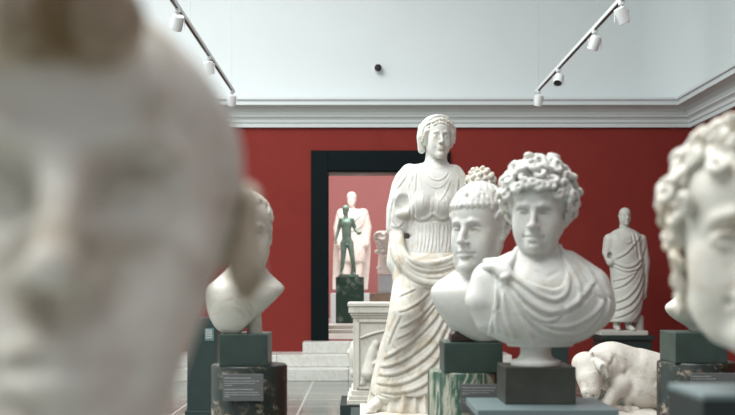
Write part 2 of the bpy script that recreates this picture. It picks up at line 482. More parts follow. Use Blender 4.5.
# ---------------------------------------------------------------- heads
def head(S, w=1.0, jaw=1.0, neck=True, nose=1.0, chin=0.0, ear=True, lids=True, neck_to=(0, .04, -.2), full=0.0, brow=1.0, deep=0.0, sock=1.0):
    """life-size head, face towards -y, eye line at z = 0, in the frame set with S.at()"""
    S.ell((0, .012, .036), (.0745 * w, .094, .086), .01)
    S.ell((0, -.028, .050), (.060 * w, .054, .050), .03)
    S.ell((0, -.026, -.028), (.0585 * w, .056, .074), .03)
    S.ell((0, -.050, -.062), (.035 * w, .039, .034), .025)
    S.ells((.040 * w, -.048, -.026), (.020, .022, .024 + full * .01), .022)
    S.chains([(.058 * w, .010, -.030), (.053 * w * jaw, .000, -.058), (.031 * w * jaw, -.048, -.096), (.0, -.070, -.103 - chin)], [.016, .017, .015, .016], .022)
    S.ells((.034 * w, -.044, -.058), (.022, .026, .032 + full * .004), .02)
    S.ell((0, -.074, -.101 - chin), (.018 * jaw, .017, .015), .016)
    S.chains([(.009, -.082, .019), (.024, -.0865, .0245), (.038 * w, -.074, .020), (.046 * w, -.060, .012)], [.0055, .006, .005, .003], .012 * brow)
    if neck:
        S.chain([(0, .018, -.05), (0, .026, -.13), neck_to], [.048 * w, .052, .060], .03)
        S.chains([(.058, .035, -.035), (.030, .0, -.13), (.014, -.012, -.185)], [.013, .012, .010], .02)
    # sockets, eyeballs, lids
    S.ells((.031 * w, -.097 + deep, .0045), (.0200 * sock, .023, .0135 * sock), .010, rot=(12, 0, 0), sub=True)
    S.ells((.014 * w, -.092, .006), (.006, .012, .010), .008, sub=True)
    S.ells((.031 * w, -.0665 + deep * .6, -.0005), (.0150, .0145, .0125), .002)
    if lids:
        q = deep * .6
        S.chains([(.0165 * w, -.0785 + q, -.001), (.024 * w, -.0835 + q, .0058), (.033 * w, -.0835 + q, .0072), (.0425 * w, -.0755 + q, .0008)], [.0018, .0026, .0026, .0020], .0025)
        S.chains([(.018 * w, -.0780 + q, -.0035), (.026 * w, -.0805 + q, -.0080), (.034 * w, -.0800 + q, -.0078), (.042 * w, -.0750 + q, -.0020)], [.0016, .0020, .0020, .0016], .0035)
    # nose
    S.chain([(0, -.079, .020), (0, -.087, .006), (0, -.099 - .004 * nose, -.017), (0, -.105 - .004 * nose, -.030)], [.0085, .0075, .0080, .0085], .010)
    S.ell((0, -.105 - .004 * nose, -.031), (.0095, .0095, .0085), .006)
    S.ells((.0115, -.0955, -.0345), (.0066, .0095, .0062), .008)
    S.ells((.0060, -.101, -.0415), (.0036, .0055, .0036), .003, sub=True)
    # mouth
    S.stroke([(0, -.093, -.044), (0, -.094, -.053)], .004, -.0018, (0, 0), world=False)
    S.chain(cr([(-.0235, -.079, -.0645), (-.012, -.0895, -.0590), (0, -.0915, -.0590), (.012, -.0895, -.0590), (.0235, -.079, -.0645)], 3), [.0018, .0048, .0044, .0048, .0018], .006)
    S.chain(cr([(-.020, -.080, -.0675), (-.010, -.0885, -.0715), (0, -.0905, -.0722), (.010, -.0885, -.0715), (.020, -.080, -.0675)], 3), [.0020, .0054, .0058, .0054, .0020], .006)
    m = cr([(-.026, -.079, -.0655), (-.012, -.094, -.0655), (0, -.098, -.0648), (.012, -.094, -.0655), (.026, -.079, -.0655)], 3)
    S.stroke(m, .0022, -.0045, (.1, .1), world=False)
    S.ells((.0275, -.080, -.066), (.004, .005, .004), .006, sub=True)
    S.stroke([(-.014, -.088, -.083), (0, -.092, -.0845), (.014, -.088, -.083)], .0055, -.0045, (.2, .2), world=False)
    for sx in (-1, 1):   # fold from the wing of the nose to the mouth
        S.stroke([(sx * .018, -.092, -.034), (sx * .026, -.085, -.050), (sx * .029, -.080, -.062)], .0045, -.0018, (.2, .3), world=False)
    if ear:
        S.ells((.0755 * w, .014, -.002), (.0075, .017, .027), .008, rot=(20, 0, 0))
        rim = [(.072 * w, -.003, .006), (.076 * w, .003, .024), (.080 * w, .017, .029), (.084 * w, .030, .018), (.082 * w, .030, .000), (.078 * w, .017, -.018), (.074 * w, .004, -.029)]
        S.chains([tuple(p) for p in cr(rim, 2)], [.0042, .0046, .0050, .0048, .0044, .0050, .0065], .003)
        S.ells((.0835 * w, .010, -.001), (.007, .009, .012), .003, sub=True)
        S.chains([(.078 * w, .008, .016), (.081 * w, .019, .008), (.079 * w, .018, -.008)], .0028, .003)

def scalp(az, el, off=0.0, w=1.0):
    """point on the skull: az 0 = forehead, 90 = viewer's right, el 90 = crown"""
    a, e = math.radians(az), math.radians(el)
    r = (.0745 * w + off, .096 + off, .088 + off)
    return np.array([r[0] * math.sin(a) * math.cos(e), .012 - r[1] * math.cos(a) * math.cos(e), .036 + r[2] * math.sin(e)])
# ---------------------------------------------------------------- the room
BY = 14.3            # back wall
RX = 4.75            # right wall
def quadwall(name, lo, hi, mat): return structure(MB().box(lo, hi).build(name, mat))
quadwall('floor', (-6.5, -1.5, -.1), (RX, BY, 0), M['floor'])
zL = 3.52            # top of the red paint
ox0, ox1, oz0, oz1 = -.457, 1.02, .48, 2.90     # door opening
# back wall with opening (joined as one wall)
mb = MB()
mb.box((-6.5, BY, 0), (ox0, BY + .3, zL)); mb.box((ox1, BY, 0), (RX + .3, BY + .3, zL)); mb.box((ox0, BY, oz1), (ox1, BY + .3, zL)); mb.box((ox0, BY, 0), (ox1, BY + .3, oz0))
structure(mb.build('wall_back', M['red']))
# upper pale wall, rounded into the right wall
def corner_path(r, n=14, y_end=-1.5, x0=-6.5):
    P = [(x0, BY, 0, -1)]
    for i in range(n + 1):
        a = math.pi / 2 * i / n
        P.append((RX - r + r * math.sin(a), BY - r + r * math.cos(a), -math.sin(a), -math.cos(a)))
    P.append((RX, y_end, -1, 0))
    return P
def run(prof, r, name, mat, n=14):
    """sweep an (offset into the room, z) profile along the back wall and round onto the right wall"""
    fs = []
    for x, y, nx_, ny_ in corner_path(r, n):
        fs.append(lambda o, z, x=x, y=y, nx_=nx_, ny_=ny_: Vector((x + nx_ * o, y + ny_ * o, z)))
    return structure(MB().sweep(prof, fs).build(name, mat, smooth=True))
def mitre(prof, name, mat):
    fs = [lambda o, z: Vector((-6.5, BY - o, z)), lambda o, z: Vector((RX - o, BY - o, z)), lambda o, z: Vector((RX - o, -1.5, z))]
    return structure(MB().sweep(prof, fs).build(name, mat))
quadwall('wall_right', (RX, -1.5, 0), (RX + .3, BY, zL), M['red'])
quadwall('wall_left', (-6.8, -1.5, 0), (-6.5, BY, 7.5), M['wall_pale'])
mb = MB()
fs = []
for x, y, nx_, ny_ in corner_path(.75, 18): fs.append(lambda o, z, x=x, y=y, nx_=nx_, ny_=ny_: Vector((x + nx_ * o, y + ny_ * o, z)))
structure(MB().sweep([(0.0, 3.80), (-.2, 3.80), (-.2, 7.5), (0, 7.5)], fs).build('wall_upper', M['wall_pale'], smooth=True))
mitre([(0, zL), (.05, zL), (.05, zL + .05), (.07, zL + .065), (.075, zL + .10), (.09, zL + .12), (.12, zL + .14), (.12, zL + .16), (0, zL + .16)], 'trim_1', M['cornice'])
mitre([(0, zL + .16), (.125, zL + .16), (.14, zL + .20), (.18, zL + .245), (.24, zL + .275), (0, zL + .275)], 'trim_2', M['frieze'])
mitre([(-.0, zL + .275), (.30, zL + .275), (.30, zL + .335), (.33, zL + .345), (.33, zL + .375), (-.0, zL + .375)], 'trim_3', M['cornice'])
# seams between wall panels
# door casing
mb = MB()
y0 = BY - .06
mb.box((-.70, y0, .30), (ox0, BY + .32, 3.19), .006); mb.box((ox1, y0, .30), (1.28, BY + .32, 3.19), .006); mb.box((ox0, y0, oz1), (ox1, BY + .32, 3.19), .006)
structure(mb.build('trim_5', M['black_frame']))
structure(MB().box((ox0, BY - .02, oz1 - .035), (ox1, BY + .3, oz1 - .012)).build('trim_6', M['brown_wood']))
# steps
mb = MB(); mb.box((-.80, BY - .36, .32), (1.6, BY + .34, .475), .006); structure(mb.build('trim_7', M['step']))
mb = MB(); x = -2.55
for wd in (1.42, 1.0, 1.3, .9): mb.box((x, BY - .70, .16), (x + wd - .004, BY, .318), .006); x += wd
structure(mb.build('trim_8', M['step']))
mb = MB(); x = -2.75
for wd in (1.15, 1.45, 1.3, 1.0): mb.box((x, BY - 1.04, 0), (x + wd - .004, BY, .158), .006); x += wd
structure(mb.build('trim_9', M['step']))
# the next room
structure(MB().box((-4, BY + .3, .36), (4, 24, .475)).build('floor_next', M['step']))
structure(MB().box((-4, 23.7, .3), (4, 24, 6.4)).build('wall_far', M['pink']))
structure(MB().box((-3.7, BY + .3, .3), (-3.5, 24, 6.4)).build('wall_far_left', M['pink']))
structure(MB().box((3.5, BY + .3, .3), (3.7, 24, 6.4)).build('wall_far_right', M['pink']))
# low steps under the bronze's pedestal
for i in range(2):
    structure(MB().box((-1.1, 16.4 + i * .35, .47 + i * .0), (.9, 17.2 + .35, .53 + i * .06), .004).build('trim_%d' % (10 + i), M['step']))

# ---------------------------------------------------------------- ceiling tracks, spotlights, sensor
TZ = 3.59
def spot(loc, yaw, tilt, label):
    t = empty('spotlight', loc, label, 'spotlight', 'white spotlights clipped to the ceiling tracks')
    MB().box((-.022, -.03, -.03), (.022, .03, 0), .004).cyl((0, 0, -.03), (0, 0, -.075), .008).build('bracket', M['white_enamel'], t)
    R = Matrix.Rotation(math.radians(yaw), 4, 'Z') @ Matrix.Rotation(math.radians(tilt), 4, 'X')
    mb = MB().lathe([(.028, .060), (.046, .056), (.050, .04), (.050, -.065), (.045, -.068), (.043, -.052)], 28)
    bmesh.ops.transform(mb.bm, matrix=Matrix.Translation((0, 0, -.112)) @ R, verts=mb.bm.verts[:])
    mb.build('lamp_head', M['white_enamel'], t, smooth=True)
    mb = MB().lathe([(.040, -.058), (.040, -.052)], 28)
    bmesh.ops.transform(mb.bm, matrix=Matrix.Translation((0, 0, -.112)) @ R, verts=mb.bm.verts[:])
    mb.build('lens', M['lamp_glass'], t)
    mb = MB().box((-.060, -.008, -.055), (-.055, .008, .045)).box((.055, -.008, -.055), (.060, .008, .045)).box((-.06, -.008, .04), (.06, .008, .046))
    bmesh.ops.transform(mb.bm, matrix=Matrix.Translation((0, 0, -.118)), verts=mb.bm.verts[:])
    mb.build('yoke', M['white_enamel'], t)
    return t
def track(x, y0, y1, label):
    t = empty('lighting_track', (x, y0, TZ), label, 'lighting track')
    MB().box((-.019, 0, 0), (.019, y1 - y0, .035), .003).build('rail', M['white_enamel'], t)
    MB().box((-.011, .01, -.003), (.011, y1 - y0 - .01, .001)).build('channel', M['track'], t)
    for k in range(4):
        yy = .15 + k * (y1 - y0 - .3) / 3
        MB().cyl((0, yy, .03), (0, yy, 3.9), .0022, n=6).build('suspension_wire', M['wire'], t)
track(-1.525, 3.0, 12.05, 'white ceiling lighting track at upper left, hung on thin wires')
track(2.125, 3.0, 12.05, 'white ceiling lighting track at upper right, hung on thin wires')
def on_track(x, D): return (x, D, TZ)
spot(on_track(-1.525, 8.35), 30, 35, 'highest white spotlight on the left ceiling track')
spot(on_track(-1.525, 10.1), -20, 20, 'middle white spotlight on the left ceiling track, half behind the big blurred head')
spot(on_track(-1.525, 11.9), 10, 25, 'lowest white spotlight on the left ceiling track, at its far end')
spot(on_track(2.125, 8.12), -60, 30, 'highest white spotlight on the right ceiling track, at the top edge of the picture')
spot(on_track(2.125, 9.05), 35, 25, 'second white spotlight from the top of the right ceiling track, tilted to the right')
spot(on_track(2.125, 10.7), -25, -40, 'third white spotlight on the right ceiling track, its dark lens showing')
spot(on_track(2.125, 11.9), 10, 20, 'small white spotlight at the far lower end of the right ceiling track')
p = W(378, 69, BY)
t = empty('motion_sensor', (p.x, BY, p.z), 'small black ball sensor in a white ring mounted on the pale upper wall', 'sensor')
for nm, pr, mt in (('mount', [(.066, 0), (.066, .02), (.05, .035)], M['white_enamel']), ('ball', [(.02, .03), (.045, .05), (.055, .075), (.048, .105), (.02, .125)], M['lamp_glass'])):
    mb = MB().lathe(pr, 24); bmesh.ops.transform(mb.bm, matrix=Matrix.Rotation(math.pi / 2, 4, 'X'), verts=mb.bm.verts[:]); mb.build(nm, mt, t, smooth=True)

# ---------------------------------------------------------------- pedestals
def label_plate(parent, u0, v0, u1, v1, D, origin, mat, lines, wires=True):
    """plate with rows of small lettering; lines = (v, length fraction, bold)"""
    a = W(u0, v0, D) - origin; b = W(u1, v1, D) - origin
    pl = MB().box((a.x, a.y - .003, b.z), (b.x, a.y + .002, a.z), .0008, 1).build('label_plate', mat, parent)
    rnd = random.Random(int(u0 * 7 + v0))
    px = D / FPX
    paras = [[lines[0]]]
    for l in lines[1:]:
        if l[2]: paras.append([l])
        else: paras[-1].append(l)
    for para in paras:
        mb = MB()
        for v, frac, bold in para:
            z = (CAM_H - (v - 283) * px) - origin.z; h = px * (.42 if bold else .30)
            x = a.x + 1.6 * px; end = x + (b.x - a.x - 3.6 * px) * frac
            while x < end:
                wl = min(px * rnd.uniform(1.2, 3.6), end - x + px)
                x1 = x
                while x1 < x + wl:      # strokes of single letters
                    lw = px * rnd.uniform(.28, .46); hh = h * rnd.choice((1, 1, 1.3))
                    mb.box((x1, a.y - .0036, z - h), (x1 + lw * .75, a.y - .003, z - h + 2 * hh * .9)); x1 += lw
                x += wl + px * .55
        mb.build('lettering', M['ink'], pl)
    return pl
# under the left bust
D = 3.3
def round_pedestal(u0, u1, vtop, D, mat, top_mat, label, name='round_pedestal'):
    r = (u1 - u0) / 2 * D / FPX; cy = D + r * .0
    c = W((u0 + u1) / 2, vtop, D)
    base = Vector((c.x, D + .0, 0)); t = empty(name, base, label, 'pedestal')
    h = c.z
    MB().lathe([(r + .012, 0), (r + .012, .05), (r, .06), (r, h - .006), (r - .004, h)], 72).build('shaft', mat, t, smooth=True)
    return t, base, r
def block(u0, u1, vtop, vbot, D, depth, mat, label, y0=None, rz=0, support=None):
    a = W(u0, vbot, D); b = W(u1, vtop, D)
    if support is not None: a.z = support
    cx = (a.x + b.x) / 2; hw = (b.x - a.x) / 2
    o = MB().box((-hw, 0, 0), (hw, depth, b.z - a.z), .003).build('plinth_block', mat, None, (cx, D, a.z), rz=rz)
    return tag(o, label, 'plinth block')
# ---------------------------------------------------------------- sculpture helpers
class Fr:
    """local front-view frame of a sculpture standing at distance D, origin seen at pixel (u0, v0)"""
    def __init__(s, u0, v0, D):
        s.u0, s.v0, s.D = u0, v0, D; s.px = D / FPX; s.o = W(u0, v0, D)
    def xz(s, pts): return [((u - s.u0) * s.px, (s.v0 - v) * s.px) for u, v in pts]
    def p(s, u, v, y=0.0): return np.array([(u - s.u0) * s.px, y, (s.v0 - v) * s.px])
    def rows(s, rr): return [((s.v0 - v) * s.px, (cu - s.u0) * s.px, cy, ru * s.px, ry) for v, cu, ru, cy, ry in rr]
def folds(S, F, items):
    for it in items:
        pts, wd, amp = it[0], it[1], it[2]
        tp = it[3] if len(it) > 3 else (.15, .15)
        S.fold(F.xz(pts), wd * F.px, amp * F.px, taper=tp, groove=amp > 0)
def curl(H, c, n, r, tube, ang0, turns, lift, k=.003, inward=.35):
    """one spiral lock lying on a surface at c with normal n"""
    n = n / np.linalg.norm(n); a = np.cross(n, (0.3, .2, 1.0)); a /= np.linalg.norm(a); b = np.cross(n, a)
    N = 8; P = []
    for i in range(N):
        t = i / (N - 1); th = ang0 + turns * 2 * math.pi * t; rr = r * (1 - (1 - inward) * t)
        P.append(c + (a * math.cos(th) + b * math.sin(th)) * rr + n * lift * math.sin(t * math.pi * .8))
    H.chain(P, np.linspace(tube * .75, tube * .62, N), k)
def curly_hair(H, n, low, off, r, tube, seed, w=1.0, lift=.012, k=.003):
    rnd = random.Random(seed)
    ga = math.pi * (3 - 5 ** .5)
    for i in range(n):
        z = 1 - 2 * (i + .5) / n; az = (i * ga) % (2 * math.pi)
        el = math.degrees(math.asin(z)); a = math.degrees(az) - 180
        if el < low(a): continue
        c = scalp(a, el, off, w); c0 = np.array([0, .012, .036])
        curl(H, c + np.array([rnd.uniform(-.003, .003) for _ in range(3)]), c - c0, r * rnd.uniform(.75, 1.15), tube * rnd.uniform(.85, 1.15), rnd.uniform(0, 6.28), rnd.choice((-1, 1)) * rnd.uniform(.50, .85), lift, k)
def lerp_table(tab):
    xs = [t[0] for t in tab]; ys = [t[1] for t in tab]
    return lambda a: float(np.interp(abs(a), xs, ys))
def combed_hair(H, w=1.0, off=.004, seed=1, fringe_el=17, rows=7, per=26, side_el=-6, back_el=-42, tube=.0055, tipw=.5):
    """short locks running forward from the crown, each a tapered lock lying on the skull"""
    rnd = random.Random(seed)
    low = lerp_table([(0, fringe_el), (45, fringe_el - 2), (68, 6), (80, side_el), (92, 10), (104, 0), (125, back_el + 6), (180, back_el)])
    H.ell((0, .014, .038), (.0745 * w + off * .6, .096 + off * .6, .088 + off * .6), 0)
    # trim the cap below the hair line with carving
    for a in np.linspace(-180, 180, 61):
        e = low(a)
        for k_ in range(1, 5):
            H.ell(scalp(a, e - 4 - 9 * k_, .008, w), (.012, .012, .012), .002, sub=True)
    H.ell((0, -.03, -.06), (.075, .085, .075), .002, sub=True)
    for rI in range(rows):
        f = rI / (rows - 1)
        for j in range(per):
            a = -180 + 360 * (j + .5 * (rI % 2) + rnd.uniform(-.2, .2)) / per
            a = (a + 180) % 360 - 180
            e0 = low(a); top = 78
            e = e0 + (top - e0) * f + rnd.uniform(-2, 2)
            L = rnd.uniform(17, 24) if f < .9 else 16
            sw = rnd.uniform(-7, 7) + (7 if a > 0 else -7) * (abs(a) < 50)
            dirn = -1
            P = []
            for t in np.linspace(0, 1, 5):
                ee = e + L * (1 - t) + 1; aa = a + sw * math.sin(t * 2.2) * (1.0 if ee < 60 else 2.0)
                if abs(a) > 60: aa -= math.copysign(10 * t, a) * (ee < 50)
                P.append(scalp(aa, min(ee, 88), off + .002 + .003 * math.sin(t * 3.1), w))
            H.chain(P, [tube * .5, tube, tube * 1.05, tube * .85, tube * tipw], .0022)

# ================================================================ the curly haired boy, in the middle
F = Fr(540, 283, 2.7)
base = Vector((F.p(536, 365)[0] + F.o.x, 2.705, W(536, 365, 2.7).z))
boy = empty('marble_bust', base, 'white marble bust of a curly haired boy in a draped cloak, front centre', 'bust')
off = F.o - base
S = SD((-.225, -.16, -.20), (.215, .16, .32), .0028)
hd = dict(loc=F.p(538, 212, -.015), yaw=-20, pitch=8, roll=2, sc=.93)
S.loft(F.rows([(344, 540, 30, 0, .05), (338, 541, 44, 0, .068), (327, 543, 56, 0, .085), (313, 545, 63, 0, .098), (298, 544, 65, 0, .102), (284, 542, 60, 0, .098), (270, 541, 48, .004, .082), (258, 541, 30, .01, .062), (250, 541, 20, .012, .05)]), .01)
S.chain([F.p(489, 284, .0), F.p(482, 300, -.005), F.p(487, 320, -.002)], [.047, .046, .034], .02)      # bare shoulder
S.chain([F.p(515, 268, .01), F.p(492, 278, .01)], [.045, .045], .03)
S.chain([F.p(566, 270, .01), F.p(589, 287, .0), F.p(592, 306, -.005)], [.048, .050, .048], .025)
S.at(**hd); head(S, w=1.11, jaw=.84, neck=False, full=1.0, nose=.2, brow=1.2, chin=-.012, deep=.007)
S.at()
S.chain([F.p(543, 236, .024), F.p(543, 262, .020)], [.043, .052], .02)
# collar bones and chest
S.stroke(S.proj([F.p(530, 270), F.p(541, 278), F.p(556, 270)], world=True), .006, -.003)
G = S.copy(.006)
G.prism(F.xz([(497, 262), (506, 274), (518, 281), (530, 286), (546, 290), (556, 287), (561, 274), (560, 246), (580, 235), (660, 245), (660, 380), (486, 380), (487, 325), (491, 303), (493, 284), (489, 268), (494, 260)]), .004)
G.cut(F.p(540, 250), (0, 0, 1), .004, world=True)
# cut the boy's head out of the cloak copy
G.ell(F.p(541, 236, 0), (.075, .12, .042), .006, sub=True)
sh = cr([F.p(519, 249, .01), F.p(510, 260, -.03), F.p(502, 270, -.062), F.p(499, 274, -.07)], 5)
G.chain(sh, [.010, .013, .014, .016], .006)                                    # edge from the neck to the knot
G.chain(cr([F.p(484, 268, -.02), F.p(492, 267, -.055), F.p(500, 273, -.075), F.p(507, 276, -.072)], 4), [.012, .013, .015, .012], .006)
G.chain(cr([F.p(486, 262, .0), F.p(497, 262, -.04), F.p(504, 270, -.068)], 4), [.010, .011, .010], .006)
G.chain(cr([F.p(559, 247, .0), F.p(562, 262, -.045), F.p(562, 276, -.078), F.p(556, 287, -.095), F.p(546, 291, -.10), F.p(530, 287, -.095), F.p(514, 280, -.082), F.p(503, 273, -.075)], 5), [.009, .009, .009, .008, .008, .008, .009, .010], .008)
folds(G, F, [(p_[0], p_[1] * .85, p_[2] * 1.35, *p_[3:]) for p_ in [
    ([(503, 276), (513, 290), (525, 302), (541, 310), (556, 309)], 3.2, 4.2, (0, .2)),
    ([(556, 309), (566, 303), (578, 292), (590, 278)], 3.0, 3.8, (.1, .3)),
    ([(506, 275), (518, 284), (532, 294), (547, 299), (558, 293), (562, 280)], 2.6, 3.2),
    ([(502, 278), (512, 300), (526, 318), (545, 330), (570, 332), (590, 325)], 3.4, 3.8, (0, .25)),
    ([(500, 278), (507, 300), (518, 322), (530, 338)], 3.0, 3.4, (0, .15)),
    ([(498, 278), (499, 300), (504, 322), (512, 338)], 3.0, 3.4, (0, .1)),
    ([(495, 280), (493, 300), (493, 320), (496, 332)], 2.6, 3.0, (0, .1)),
    ([(556, 311), (545, 319), (530, 316), (515, 304), (504, 282)], 2.2, 2.2),
    ([(562, 262), (570, 280), (572, 296), (566, 306)], 2.6, 2.4),
    ([(575, 262), (590, 285), (596, 300), (590, 318), (578, 330)], 3.4, 1.8),
    ([(592, 270), (603, 290), (604, 305), (598, 322)], 3.0, 1.6),
    ([(510, 292), (524, 312), (544, 324), (566, 324), (588, 312), (600, 296)], 2.6, 2.6),
    ([(560, 252), (577, 262), (588, 275)], 2.4, 1.6),
]])
S.mesh('figure', M['marble_a'], boy, off); G.mesh('cloak', M['marble_a'], boy, off)
H = SD((-.17, -.18, .06), (.16, .16, .40), .0025); H.at(F.p(537, 212, -.01), yaw=-20, pitch=4, roll=2, sc=1.0)
H.ell((0, .018, .047), (.093, .104, .094), 0)
H.ell((0, -.068, .0), (.062, .06, .052), .01, sub=True)
H.ell((0, -.05, -.07), (.12, .10, .065), .01, sub=True)
low = lerp_table([(0, 24), (35, 22), (55, 8), (72, -22), (110, -32), (180, -40)])
curly_hair(H, 120, low, .017, .0165, .0105, 4, lift=.010, k=.0035)
curly_hair(H, 60, lambda a: low(a) + 18, .024, .017, .0098, 9, lift=.011, k=.0035)
rnd = random.Random(3)
for a in range(-64, 70, 11):          # fringe curls over the brow
    c = scalp(a, rnd.uniform(13, 22) - (abs(a) > 45) * 12, .015)
    curl(H, c, c - np.array([0, .02, .03]), .013, .0092, rnd.uniform(0, 6), 1.0 * (1 if a > 0 else -1), .008, .0025)
for a, e in ((66, 2), (72, -12), (78, -26), (88, -34), (100, -38), (-66, 0), (-72, -14), (-84, -28)):
    c = scalp(a, e, .014); curl(H, c, c - np.array([0, .03, .03]), .012, .009, rnd.uniform(0, 6), 1.0, .008, .0025)
H.mesh('hair', M['marble_a'], boy, off)
# socle
sx = F.p(536, 355)[0]
MB().lathe([(.000, 0), (.066, 0), (.068, .006), (.066, .013), (.050, .016), (.042, .026), (.040, .040), (.043, .052), (.052, .058), (.052, .066), (.0, .068)], 48, (0, 0, 0)).build('socle', M['marble_a'], boy, (0, 0, 0), smooth=True)

# ================================================================ the short haired man, left of the boy
F = Fr(478, 283, 3.05)
base = Vector((F.o.x, 3.05, W(478, 341, 3.05).z))
man = empty('marble_bust', base, 'white marble bust of a short haired man looking left, beside the curly haired boy', 'bust')
off = F.o - base
S = SD((-.175, -.15, -.19), (.19, .15, .34), .0028)
hd = dict(loc=F.p(479, 230, -.005), yaw=-36, pitch=3, roll=0, sc=1.06)
S.loft(F.rows([(343, 486, 8, .0, .035), (338, 484, 19, .0, .05), (328, 481, 31, .0, .065), (315, 480, 40, .0, .082), (302, 479, 46, .0, .09), (290, 479, 48, .0, .086), (281, 479, 40, .01, .07), (272, 479, 26, .015, .058)]), .01)
S.cut(F.p(478, 341), (0, 0, -1), 0, world=True)
S.at(**hd); head(S, w=.98, jaw=1.0, neck=False, nose=.9, full=.2, deep=.007)
S.at()
S.chain([F.p(480, 245, .012), F.p(478, 280, .018)], [.053, .058], .03)
S.chain([F.p(500, 246, .02), F.p(482, 280, -.035)], [.013, .010], .02)
S.chain([F.p(458, 262, -.01), F.p(474, 281, -.04)], [.010, .008], .02)
S.stroke(S.proj([F.p(440, 287), F.p(456, 284), F.p(472, 288)], world=True), .008, .004)
S.stroke(S.proj([F.p(520, 287), F.p(502, 284), F.p(486, 288)], world=True), .008, .004)
S.stroke(S.proj([F.p(478, 292), F.p(480, 310), F.p(482, 330)], world=True), .008, -.003)
S.mesh('figure', M['marble_a'], man, off)
H = SD((-.13, -.16, .02), (.14, .16, .36), .0024); H.at(**hd)
combed_hair(H, .98, .0035, 5, fringe_el=18, rows=9, per=32, tube=.0066)
for a in np.linspace(-52, 52, 11):
    c0 = scalp(a, 32, .005); c1 = scalp(a + 6, 21, .008); c2 = scalp(a + 12 * (1 if a > -5 else -1), 10.5, .003)
    H.chain(cr([c0, c1, c2], 3), [.006, .0078, .0030], .002)
H.mesh('hair', M['marble_a'], man, off)
MB().box((-.085, -.03, -.0), (.045, .045, .022), .003).box((-.070, -.028, .02), (.040, .04, .045), .006).build('support', M['brown_wood'], man)

# ================================================================ the man behind the big blurred head
F = Fr(246, 283, 3.35)
base = Vector((F.o.x, 3.35, W(246, 334, 3.35).z))
old = empty('marble_bust', base, 'white marble bust with bare pointed chest, half hidden behind the huge blurred head', 'bust')
off = F.o - base
S = SD((-.17, -.15, -.185), (.16, .16, .32), .003)
hd = dict(loc=F.p(247, 234, -.0), yaw=15, pitch=2, roll=0, sc=1.08)
S.loft(F.rows([(334, 236, 12, 0, .03), (328, 236, 20, .0, .05), (318, 238, 28, 0, .065), (306, 242, 35, 0, .08), (296, 245, 39, 0, .086), (287, 246, 38, 0, .080), (279, 246, 30, .01, .068), (270, 246, 20, .015, .056)]), .01)
S.cut(F.p(262, 312), (.70, 0, -.72), .008, world=True)
S.cut(F.p(246, 333.8), (0, 0, -1), 0, world=True)
S.at(**hd); head(S, w=.97, jaw=1.0, neck=False, nose=.6, full=.0, deep=.007)
for z in (.048, .058): S.stroke([(-.03, -.086, z), (0, -.092, z - .003), (.03, -.086, z)], .003, -.0016, world=False)
S.at()
S.chain([F.p(247, 250, .012), F.p(246, 276, .018)], [.051, .058], .03)
S.chain([F.p(262, 250, .02), F.p(252, 278, -.03)], [.012, .010], .02)
S.stroke(S.proj([F.p(280, 290), F.p(266, 285), F.p(252, 286)], world=True), .008, .004)
S.mesh('figure', M['marble_warm'], old, off)
H = SD((-.13, -.16, .02), (.14, .16, .33), .0028); H.at(**hd)
combed_hair(H, .97, .003, 8, fringe_el=32, rows=8, per=30, tube=.0055)
H.mesh('hair', M['marble_warm'], old, off)
MB().cyl((.028, .01, 0), (.028, .01, .085), .026, .022).build('support', M['marble_warm'], old, smooth=True)

# ================================================================ big blurred head, foreground left
yw = 12
o = Vector((-.157, .555, 1.323))
base = Vector((o.x, o.y, 1.354 - .30))
near = empty('marble_portrait', base, 'huge blurred marble head with a brown hair roll, cut off by the left edge', 'marble head')
S = SD((-.15, -.18, -.30), (.15, .18, .20), .003)
S.at(yaw=yw, pitch=-9, sc=1.2); head(S, w=.93, jaw=.66, neck=False, nose=.8, full=.0, ear=False, deep=.014, brow=1.3, sock=1.15)
for sx in (-1, 1): S.cut((sx * .046, .02, .083), (sx * .58, 0, .81), .03)
S.cut((0, 0, .104), (0, 0, 1), .03)
S.chain([(0, .025, -.05), (0, .010, -.12), (0, .0, -.25)], [.040, .038, .058], .03)
for sx in (-1, 1): S.cut((sx * .043, 0, -.075), (sx * .93, 0, -.37), .02)
S.ells((.044, .05, -.165), (.045, .04, .05), .03)
E_ = SD((.02, -.12, -.12), (.15, .12, .10), .003).like(S)
E_.ell((.079, .008, .002), (.010, .018, .030), .006, rot=(20, 0, 0)); E_.ell((.088, .000, .004), (.007, .011, .018), .004, sub=True); E_.mesh('ear', M['marble_brown'], near, o - base)
S.cut((0, 0, -.245), (0, 0, -1), 0)
S.mesh('figure', M['marble_near'], near, o - base)
H = SD((-.16, -.20, -.12), (.16, .20, .22), .003); H.at(yaw=yw, pitch=-9, sc=1.2)
H.ell((0, .022, .030), (.077, .094, .080), 0)
H.ell((0, -.070, -.01), (.062, .075, .060), .01, sub=True)
H.ell((0, -.05, -.09), (.12, .11, .075), .01, sub=True)
RL = SD((-.16, -.20, -.0), (.16, .05, .16), .003); RL.like(H)
RL.chain(cr([(-.075, -.05, .064), (-.045, -.086, .070), (0, -.096, .072), (.008, -.095, .070), (.014, -.093, .068)], 4), [.019, .021, .022, .021, .018], .004)
rnd = random.Random(2)
for j in range(14):
    a = 14 + j * 5.6
    P = [scalp(a + 4 * math.sin(t * 4), 44 - 44 * t + (0 if a < 60 else -6 * t), -.001 - .004 * (1 - t)) for t in np.linspace(0, 1, 6)]
    H.chain(P, [.006, .009, .009, .008, .006, .004], .004)
    P = [scalp(-a + 4 * math.sin(t * 4), 44 - 44 * t, -.001) for t in np.linspace(0, 1, 6)]
    H.chain(P, [.006, .009, .009, .008, .006, .004], .004)
for sx in (-1, 1): H.cut((sx * .050, .02, .086), (sx * .58, 0, .81), .03)
H.cut((0, 0, .108), (0, 0, 1), .03)
